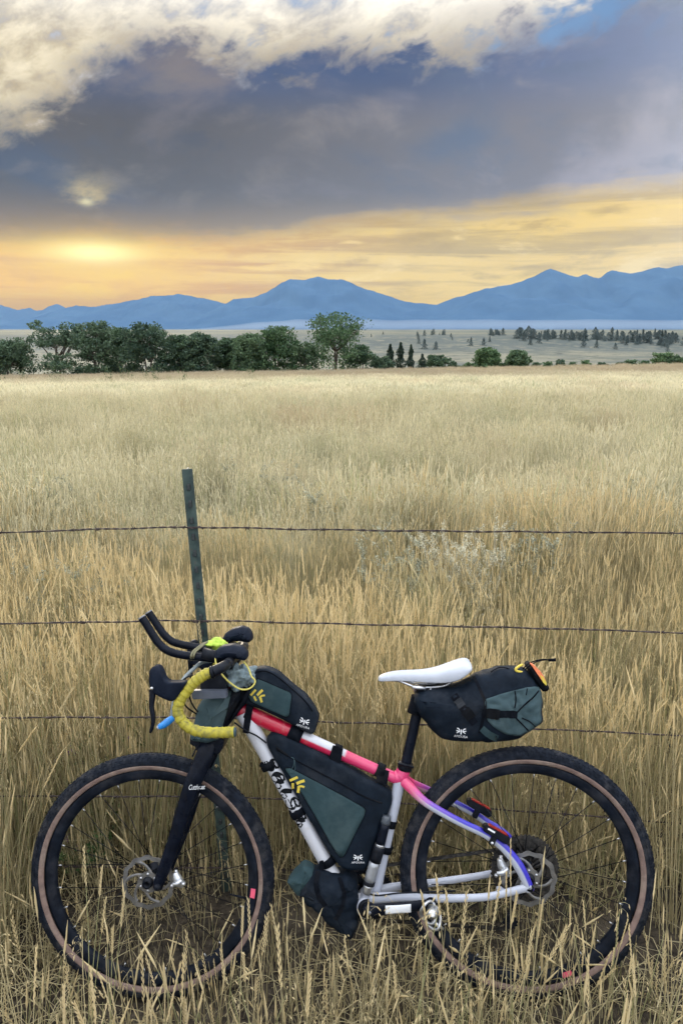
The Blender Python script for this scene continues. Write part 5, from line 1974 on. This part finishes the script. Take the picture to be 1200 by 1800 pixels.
# bracket below the bar and the cables
slab('accessory_bar', [(336, 1214.5), (398, 1214), (398.5, 1227.5), (338, 1230)], 0.10, 0.126, pmat('slate_alloy', (0.10, 0.115, 0.15), 0.45, 0.5, var=0.12), bike, bev=0.0025)
slab('bar_mount', [(352, 1190), (386, 1178), (396, 1188), (400, 1214), (352, 1216)], 0.03, 0.10, BLACKM, bike, it=2, bev=0.004)
for pts in ([(338, 1186, 0.16), (322, 1196, 0.17), (318, 1215, 0.15), (326, 1240, 0.11), (347, 1256, 0.06), (368, 1268, 0.03)],
            [(350, 1180, 0.14), (334, 1200, 0.16), (334, 1228, 0.12), (349, 1252, 0.07), (372, 1262, 0.03)],
            [(412, 1270, 0.035), (432, 1284, 0.034), (452, 1294, 0.03), (468, 1306, 0.024)],
            [(646, 1570, 0.040), (664, 1574, 0.046), (700, 1570, 0.052), (750, 1568, 0.060), (800, 1566, 0.066)],
            [(338, 1330, 0.05), (352, 1300, 0.04), (362, 1270, 0.03)]):
    tube('cable', smooth_path([A(*p) for p in pts], 8), 0.0024, BLACKM, bike, seg=8)

# black brush lettering down the down tube
bd = bvh_of(dtube)
GL = {'s': [[(0.98, 0.86), (0.62, 1.02), (0.30, 0.82), (0.52, 0.54), (0.80, 0.30), (0.52, 0.02), (0.06, 0.12)]],
      'a': [[(0.86, 0.82), (0.46, 0.86), (0.14, 0.44), (0.30, 0.04), (0.66, 0.26), (0.90, 0.84)], [(0.90, 0.84), (0.78, 0.26), (0.98, 0.02), (1.22, 0.20)]],
      'l': [[(0.52, 1.08), (0.24, 0.42), (0.34, 0.02), (0.74, 0.16)]]}
ux = Vector((0.482, 0.876)); uy = Vector((ux.y, -ux.x))
org = Vector((468, 1336)) - uy * 2.0
lines = []
adv = 0
for chh, wdt in (('s', 27), ('a', 31), ('l', 19), ('s', 27), ('a', 31)):
    for st in GL[chh]:
        lines.append(([tuple(org + ux * (adv + p[0] * 23) + uy * (p[1] * 15 - 1.5)) for p in st], 8.6))
    adv += wdt
strips('frame_lettering', lines, bd, BLACKP, dtube, off=0.0010, default=0.022, k=7, taper=lambda t: 0.70 + 0.42 * math.sin(math.pi * min(1, max(0, t * 0.9 + 0.06))))

# ------------------------------------------------------------------ luggage strapped to the bicycle (each can be lifted off)
def emblem(bvh, c, s, parent, txt=True, ang=0.0, dft=0.03):
    ca_, sa_ = math.cos(ang), math.sin(ang)
    q = lambda x, y: (c[0] + (x * ca_ - y * sa_) * s, c[1] + (x * sa_ + y * ca_) * s)
    ls = [([q(-8, -5), q(-5, -4), q(-3, -1)], 1.7 * s), ([q(-9, -1), q(-5, 0.5), q(-2, 0)], 1.7 * s), ([q(-8, 4), q(-5, 2), q(-3, 1.5)], 1.2 * s),
          ([q(0, -3), q(0, 1), q(0, 6)], 2.0 * s), ([q(3, -1), q(5, -4), q(8, -5)], 1.7 * s), ([q(2, 0), q(5, 0.5), q(9, -1)], 1.7 * s), ([q(3, 1.5), q(5, 2), q(8, 4)], 1.2 * s)]
    strips('emblem', ls, bvh, WHITEP, parent, off=0.0016, default=dft)
    if txt:
        text_mesh('lettering', 'APIDURA', q(-12.5, 11.5), (ca_, sa_), 5.6 * s, bvh, WHITEP, parent, off=0.0016, spacing=1.12, default=dft, aspect=1.0)


def chevrons(bvh, c, s, ang, parent):
    ca_, sa_ = math.cos(ang), math.sin(ang)
    q = lambda x, y: (c[0] + (x * ca_ - y * sa_) * s, c[1] + (x * sa_ + y * ca_) * s)
    ls = [([q(-14, 0), q(-9.5, -5), q(-5, -10)], 4.0 * s), ([q(-2.5, 0), q(2, -5), q(7, -9.5)], 4.4 * s), ([q(-8, 1.5), q(-6, 6), q(-4, 9)], 3.6 * s),
          ([q(2, 2), q(4, 7), q(5.5, 12)], 4.2 * s), ([q(2.5, 3), q(6, 0.5), q(11, 0)], 3.2 * s)]
    strips('logo', ls, bvh, YELP, parent, off=0.0030, default=0.03)


def piping(bvh, outline, parent):
    """Sewn edge round a panel: a thin dark cord and a row of stitches just inside it."""
    P = round_outline(outline, 90, 1)
    tube('piping', [hit(bvh, p.x, p.y, 0.0016) for p in P] + [hit(bvh, P[0].x, P[0].y, 0.0016)], 0.0011, CORD2, parent, seg=6, cap=False)


def wrap_strap(name, a, b, half_w, rad, parent, mat=CORD2, thick=0.002):
    """A hook-and-loop band round a tube: short sleeve between two pixel points on the tube's axis."""
    p, q = A(*a), A(*b)
    return tube(name, seg_path(p, q, 2), rad, mat, parent, seg=20)


# top tube bag
tb = thing('top_tube_bag', 'black and grey top tube bag behind the handlebar with yellow chevrons', 'bag')
body = pillow('bag_body', [(422, 1196), (434, 1182), (450, 1174), (466, 1173), (488, 1182), (513, 1203), (540, 1226), (553, 1245), (560, 1260), (557, 1278), (551, 1290), (543, 1288), (502, 1265), (465, 1248), (431, 1236), (413, 1222)], 0.030, CORDURA, tb, edge=0.012, bulge=0.004, wr=0.0020, seed=1)
bv = bvh_of(body)
TP = [(452, 1192), (470, 1199), (492, 1209), (511, 1217), (513, 1223), (509, 1258), (503, 1261), (475, 1249), (441, 1233), (435, 1222), (444, 1204)]
sidep = panel('side_panel', [(452, 1192), (470, 1199), (492, 1209), (511, 1217), (513, 1223), (509, 1258), (503, 1261), (475, 1249), (441, 1233), (435, 1222), (444, 1204)], bv, GREYB, tb)
piping(bv, TP, sidep)
chevrons(bv, (455, 1222), 1.0, 0.0, sidep)
emblem(bv, (535, 1268), 0.95, body, ang=0.30)
tube('zip', smooth_path([hit(bv, x, y, 0.001) for x, y in ((452, 1181), (468, 1180), (488, 1190), (512, 1210), (536, 1232), (549, 1250))], 5), 0.0022, CORD2, tb, seg=6)
wrap_strap('strap', (432, 1252), (441, 1256), 0, 0.0275, tb)
slab('strap_tail', [(433, 1238), (445, 1242), (437, 1290), (426, 1288)], 0.024, 0.027, CORD2, tb, bev=0.0008)
wrap_strap('strap', (508, 1285), (530, 1295), 0, 0.0255, tb)

# frame bag
fb = thing('frame_bag', 'triangular black frame bag with large grey-green panel filling the frame', 'bag')
body = pillow('bag_body', [(468, 1304), (470, 1292), (480, 1285), (495, 1289), (530, 1306), (575, 1328), (620, 1352), (658, 1374), (680, 1384), (691, 1396), (689, 1416), (676, 1438), (660, 1476), (648, 1520), (640, 1528), (610, 1528), (598, 1522), (573, 1490), (548, 1446), (520, 1398), (496, 1354), (478, 1326)], 0.031, CORDURA, fb, edge=0.016, bulge=0.004, wr=0.0026, seed=2, n=150)
bv = bvh_of(body)
FP = [(499, 1350), (508, 1348), (560, 1375), (610, 1402), (643, 1421), (642, 1431), (622, 1470), (604, 1507), (597, 1508), (580, 1482), (550, 1428), (520, 1378)]
sidep = panel('side_panel', [(499, 1350), (508, 1348), (560, 1375), (610, 1402), (643, 1421), (642, 1431), (622, 1470), (604, 1507), (597, 1508), (580, 1482), (550, 1428), (520, 1378)], bv, GREYB, fb)
piping(bv, FP, sidep)
chevrons(bv, (524, 1378), 1.12, 0.42, sidep)
emblem(bv, (629, 1507), 0.9, body)
tube('zip', smooth_path([hit(bv, x, y, 0.0008) for x, y in ((488, 1318), (512, 1332), (550, 1352), (600, 1378), (640, 1400), (672, 1412))], 6), 0.0022, CORD2, fb, seg=6)
tube('zip', smooth_path([hit(bv, x, y, 0.0008) for x, y in ((486, 1314), (497, 1322), (506, 1328))], 5), 0.0034, BLACKP, fb, seg=6)
tube('zip_pull', smooth_path([hit(bv, x, y, 0.002) for x, y in ((512, 1331), (517, 1334), (516, 1346), (511, 1354), (514, 1358), (519, 1352), (518, 1336))], 5), 0.0012, GREYL, body, seg=6)
for (a_, b_) in (((586, 1318), (598, 1323)), ((661, 1351), (674, 1357))):
    wrap_strap('strap', a_, b_, 0, 0.0215, fb)
    m_ = A((a_[0] + b_[0]) / 2 - 6, (a_[1] + b_[1]) / 2 + 14)
slab('strap_tail', [(585, 1310), (603, 1316), (598, 1344), (578, 1334)], 0.0185, 0.0220, CORD2, fb, bev=0.0008)
slab('strap_tail', [(665, 1349), (684, 1356), (679, 1383), (660, 1374)], 0.0160, 0.0195, CORD2, fb, bev=0.0008)
for (x, y) in ((469, 1345), (520, 1429), (573, 1515)):
    u_ = Vector((0.482, 0.876)) * 6.5
    k = 0.027 if y < 1400 else 0.0255
    wrap_strap('strap', (x - u_.x + 4, y - u_.y - 2), (x + u_.x + 4, y + u_.y - 2), 0, k, fb)
    slab('buckle', [(x - 13, y - 3), (x + 1, y - 9), (x + 6, y + 2), (x - 9, y + 9)], 0.004, 0.016, CORD2, fb, it=1, bev=0.002)
wrap_strap('strap', (687, 1440), (683, 1452), 0, 0.0200, fb)

# seat pack
sp_ = thing('seat_pack', 'black and grey-green rolled seat pack slung behind the white saddle', 'bag')
out = [(727, 1222), (736, 1214), (760, 1210), (786, 1208), (806, 1204), (826, 1194), (838, 1187), (850, 1183), (874, 1176), (900, 1174), (922, 1178), (938, 1192), (950, 1212), (953, 1232), (950, 1252), (952, 1268), (936, 1282), (912, 1294), (886, 1302), (862, 1305), (832, 1304), (806, 1302), (786, 1298), (768, 1291), (752, 1276), (739, 1261), (730, 1244)]
body = pillow('bag_body', out, 0.062, CORDURA, sp_, edge=0.040, bulge=0.008, wr=0.0065, wscale=17, seed=5, n=150)
bv = bvh_of(body)
gp = panel('rear_panel', [(851, 1229), (872, 1222), (895, 1215), (920, 1209), (944, 1206), (950, 1217), (951, 1234), (948, 1250), (950, 1268), (936, 1281), (910, 1293), (888, 1290), (868, 1279), (856, 1266), (852, 1250)], bv, GREYL, sp_, off=0.0030, n=80, rings=12, default=0.02)
for v in gp.data.vertices:      # creases where the dry-bag end is pulled in
    q_ = v.co * 38
    v.co.y -= 0.0085 * abs(mnoise.noise(Vector((q_.x * 0.45 + q_.z * 0.8, 0, q_.z * 0.35 - q_.x * 0.9)))) + 0.002 * mnoise.noise(q_)
bv2 = bvh_of(body, gp)
ws = lambda nm, l, m_=CORD2, off=0.003: strips(nm, l, bv2, m_, sp_, off=off, default=0.04)
ws('strap', [([(846, 1252), (872, 1255), (892, 1255), (908, 1256)], 13)])
ws('buckle', [([(853, 1253), (866, 1254), (878, 1255)], 17)], BLACKP, 0.006)
ws('strap', [([(797, 1222), (808, 1238), (822, 1256), (834, 1272)], 13)], CORD2, 0.002)
ws('buckle', [([(803, 1229), (808, 1236), (812, 1242)], 15)], pmat('buckle_plastic', (0.014, 0.017, 0.022), 0.5, spec=0.2), 0.005)
ws('buckle', [([(816, 1247), (824, 1256), (828, 1262)], 17)], BLACKP, 0.005)
ws('strap', [([(833, 1190), (843, 1212), (852, 1236), (848, 1264), (842, 1288)], 5)], CORD2, 0.002)
ws('strap', [([(846, 1280), (858, 1290), (874, 1298)], 12)], GREYB, 0.002)
ws('fold_shade', [([(908, 1252), (922, 1238), (936, 1226), (946, 1214)], 2.6), ([(906, 1262), (916, 1272), (928, 1284)], 2.4), ([(916, 1262), (930, 1268), (940, 1277)], 2.0), ([(904, 1214), (906, 1228), (904, 1244)], 2.2), ([(926, 1210), (924, 1222)], 1.6)], CORD2, 0.0012)  # flat dark strips painting the shade of creases on the rear panel
emblem(bv, (810, 1285), 0.95, body, ang=0.10, dft=0.06)
# strap round the seat post
tube('post_strap', seg_path(A(727, 1254), A(735, 1224), 3), 0.0205, CORD2, sp_, seg=20)
slab('post_strap_tail', [(727, 1224), (752, 1232), (754, 1244), (744, 1254), (730, 1250)], 0.012, 0.024, CORD2, sp_, it=1, bev=0.002)
# rolled closure at the tail, orange patch, cord and hook
roll = pillow('roll_closure', [(926, 1172), (934, 1167), (944, 1180), (956, 1197), (963, 1206), (959, 1212), (951, 1213), (944, 1204), (934, 1188)], 0.050, CORD2, sp_, edge=0.012, bulge=0.002, wr=0.002, seed=7, n=70)
slab('roll_patch', [(932, 1167), (938, 1169), (950, 1181), (958, 1195), (960, 1204), (953, 1198), (942, 1182)], 0.030, 0.0535, ORANGE, sp_, it=1, bev=0.001)
slab('roll_patch', [(948, 1186), (954, 1190), (960, 1200), (960, 1206), (954, 1200)], 0.030, 0.0545, YELP, sp_, it=1, bev=0.001)
tube('cord', smooth_path([A(918, 1176, 0.03), (A(928, 1167, 0.03)), A(942, 1161, 0.02), A(956, 1159, 0.02), A(966, 1160.5, 0.02)], 6), 0.0019, CORD2, sp_, seg=7)
tube('cord', smooth_path([A(920, 1180, 0.03), A(930, 1170, 0.03), A(943, 1163, 0.03), A(958, 1160, 0.02), A(966, 1161, 0.02)], 6), 0.0017, CORD2, sp_, seg=7)
tube('cord', smooth_path([A(862, 1181, 0.04), A(876, 1173.5, 0.03), A(892, 1175, 0.03), A(912, 1185, 0.03), A(930, 1192, 0.03)], 6), 0.0017, CORD2, sp_, seg=7)
tube('toggle', [A(963, 1160.5, 0.02), A(976, 1160, 0.02)], [0.0042, 0.0050], CORD2, sp_, seg=9)
tube('hook', smooth_path([A(918, 1168, 0.035), A(912, 1171, 0.038), A(906, 1176, 0.040), A(909, 1180, 0.040), A(920, 1182, 0.038)], 5), [0.0030, 0.0036, 0.0040, 0.0030], YELP, sp_, seg=9)

# bag under the down tube
db = thing('down_tube_bag', 'crumpled dark dry bag strapped under the down tube by the crank', 'bag')
body = pillow('bag_body', [(534, 1552), (552, 1530), (575, 1532), (598, 1541), (612, 1536), (628, 1548), (629, 1576), (630, 1602), (628, 1630), (616, 1650), (606, 1646), (590, 1634), (564, 1610), (540, 1588), (524, 1572)], 0.050, CORDURA, db, edge=0.030, bulge=0.006, wr=0.0085, wscale=20, seed=9, n=120)
pillow('bag_end', [(505, 1548), (516, 1536), (536, 1520), (550, 1526), (556, 1536), (548, 1556), (536, 1574), (524, 1574), (514, 1562)], 0.036, GREYB, db, edge=0.020, bulge=0.004, wr=0.0055, wscale=24, seed=11, n=80)
bv = bvh_of(body)
strips('strap', [([(560, 1532), (556, 1552), (560, 1574), (572, 1592)], 8), ([(596, 1543), (604, 1566), (602, 1590), (590, 1616)], 7)], bv, CORD2, db, off=0.003, default=0.045)
slab('buckle', [(560, 1516), (568, 1514), (570, 1534), (562, 1536)], 0.02, 0.03, CORD2, db, it=1, bev=0.002)

# roll in front of the head tube
hb = thing('handlebar_roll', 'grey-green and black handlebar roll hanging below the bars', 'bag')
body = pillow('bag_body', [(345, 1266), (350, 1240), (358, 1226), (378, 1216), (402, 1210), (424, 1212), (424, 1226), (414, 1246), (402, 1266), (394, 1282), (388, 1296), (366, 1302), (340, 1298), (336, 1288)], 0.085, GREYL, hb, edge=0.035, bulge=0.006, wr=0.0030, wscale=12, seed=13, n=110)
bv = bvh_of(body)
panel('end_panel', [(408, 1213), (426, 1211), (440, 1214), (432, 1232), (420, 1248), (408, 1262), (398, 1278), (391, 1278), (399, 1252)], bv, CORD2, hb, off=0.003, default=0.06)
pillow('side_wing', [(406, 1216), (426, 1210), (442, 1214), (436, 1232), (424, 1246), (412, 1262), (402, 1276), (392, 1276), (398, 1252)], 0.046, CORD2, hb, edge=0.016, bulge=0.003, wr=0.0015, seed=14, n=70)

# crumpled pouch with the yellow cord
po = thing('stuff_sack', 'crumpled grey-blue pouch behind the near elbow pad with a yellow cord', 'bag')
blob('sack', A(416, 1190, 0.045), 0.052, 0.046, 0.036, pmat('sack_fabric', (0.13, 0.175, 0.19), 0.65, var=0.15, bump=0.2, bscale=600), po, seed=3, wr=0.017, ws=42, sub=5)
tube('cord', smooth_path([A(x, y, n_) for x, y, n_ in ((380, 1152, 0.085), (379, 1162, 0.10), (384, 1176, 0.115), (394, 1190, 0.12), (408, 1203, 0.12), (423, 1211.5, 0.12), (437, 1211, 0.115), (446, 1204, 0.11), (448, 1196, 0.105), (442, 1189, 0.10), (438, 1178, 0.09), (433, 1169, 0.085), (428, 1163, 0.08))], 8), 0.0024, YELCORD, po, seg=9)

# lime cloth and the rubber strap that ties it
lc = thing('lime_cloth', 'bright lime-yellow cloth scrap tied on the bar extensions', 'cloth')
blob('cloth', A(383, 1131, 0.0), 0.026, 0.030, 0.015, LIMEC, lc, seed=8, wr=0.012, ws=46, sub=4)
blob('cloth_tail', A(368, 1133, 0.03), 0.018, 0.016, 0.008, LIMEC, lc, seed=5, wr=0.006, ws=60, sub=3)
for dxx in (0, 4.5):
    tube('rubber_strap', smooth_path([A(336 + dxx, 1161, 0.062), A(336 + dxx, 1154, 0.078), A(339 + dxx, 1146, 0.074), A(348 + dxx, 1138, 0.06), A(358 + dxx * 0.6, 1131, 0.045), A(368, 1128, 0.03)], 6), 0.0030, OLIVE, lc, seg=8, sx=0.5)

# drinking hose with blue bite valve
hy = thing('drinking_hose', 'grey drinking hose with a bright blue bite valve below the brake hood', 'hose')
tube('hose', smooth_path([A(372, 1162, 0.02), A(354, 1165, 0.04), A(338, 1178, 0.06), (A(324, 1192, 0.08)), A(312, 1214, 0.10), A(305, 1238, 0.11), A(302, 1258, 0.11)], 8), 0.0055, CLEARH, hy, seg=12)
tube('bite_valve', smooth_path([A(305, 1261, 0.11), A(296, 1268, 0.115), A(288, 1274, 0.12), A(280, 1278, 0.12)], 5), [0.0085, 0.0105, 0.0100, 0.0075], BLUEP, hy, seg=16)
tube('valve_tip', [A(281, 1277, 0.12), A(277, 1280, 0.12)], [0.0065, 0.0050], WHITES, hy, seg=12)

# mini pump beside the seat tube
pm = thing('mini_pump', 'black and silver mini pump strapped along the seat tube', 'pump')
PN = 0.036
pp = lambda a, b: seg_path(A(*a, PN), A(*b, PN), 4)
tube('pump_handle', pp((677, 1447), (668, 1484)), [0.0135, 0.0140], BLACK, pm, seg=18)
tube('pump_cap', pp((680, 1434), (677, 1448)), [0.0115, 0.0140, 0.0138], pmat('cap_plastic', (0.055, 0.065, 0.08), 0.3), pm, seg=18)
tube('pump_ring', pp((668, 1483), (667, 1488)), 0.0148, STEEL, pm, seg=18)
tube('pump_bracket', pp((667, 1487), (659, 1514)), [0.0165, 0.0170], BLACKM, pm, seg=16)
tube('pump_barrel', pp((659, 1513), (649, 1549)), 0.0158, pmat('clear_barrel', (0.34, 0.36, 0.39), 0.3, 0.5, var=0.15), pm, seg=18)
tube('pump_ring', pp((649.5, 1548), (648, 1555)), 0.0165, BLACKM, pm, seg=18)
tube('pump_head', pp((648, 1554), (644, 1570)), [0.0150, 0.0125], ALU, pm, seg=16)
tube('strap', seg_path(A(679, 1486), A(676, 1497), 2), 0.0205, CORD2, pm, seg=18)

# two rear lights on the seat stays
for lb, cx_, cy_, nn, sc in (('rear light with red lens clipped on the near seat stay', 872, 1467, 0.066, 1.0), ('rear light with red lens clipped on the far seat stay', 842, 1421, -0.040, 0.95)):
    rl = thing('rear_light', lb, 'bike light', 'rear lights on the seat stays')
    d = Vector((0.86, 0.50)); pr = Vector((-d.y, d.x))
    q = lambda u, v: tuple(Vector((cx_, cy_)) + (d * u + pr * v) * sc)
    slab('light_body', [q(-25, -6), q(24, -7), q(27, 0), q(25, 7), q(-22, 7), q(-27, 2)], nn - 0.012, nn + 0.010, BLACKM, rl, it=1, bev=0.002)
    slab('red_lens', [q(-18, -8.5), q(18, -9), q(21, -6), q(-21, -5.5)], nn - 0.010, nn + 0.007, REDL, rl, it=1, bev=0.001)
    slab('clip', [q(-5, 4), q(5, 4), q(6, 20), q(-3, 21)], nn - 0.002, nn + 0.014, BLACKM, rl, it=1, bev=0.0015)
    if nn > 0:
        V, F = tube_geo([A(*q(1, 17), nn + 0.013), A(*q(1, 17), nn + 0.016)], 0.0045, 10); mobj('clip_bolt', V, F, ALU, rl)
        slab('light_label', [q(-18, -3), q(-4, -3), q(-4, 0), q(-18, 0)], nn + 0.009, nn + 0.0106, WHITEP, rl, bev=0)
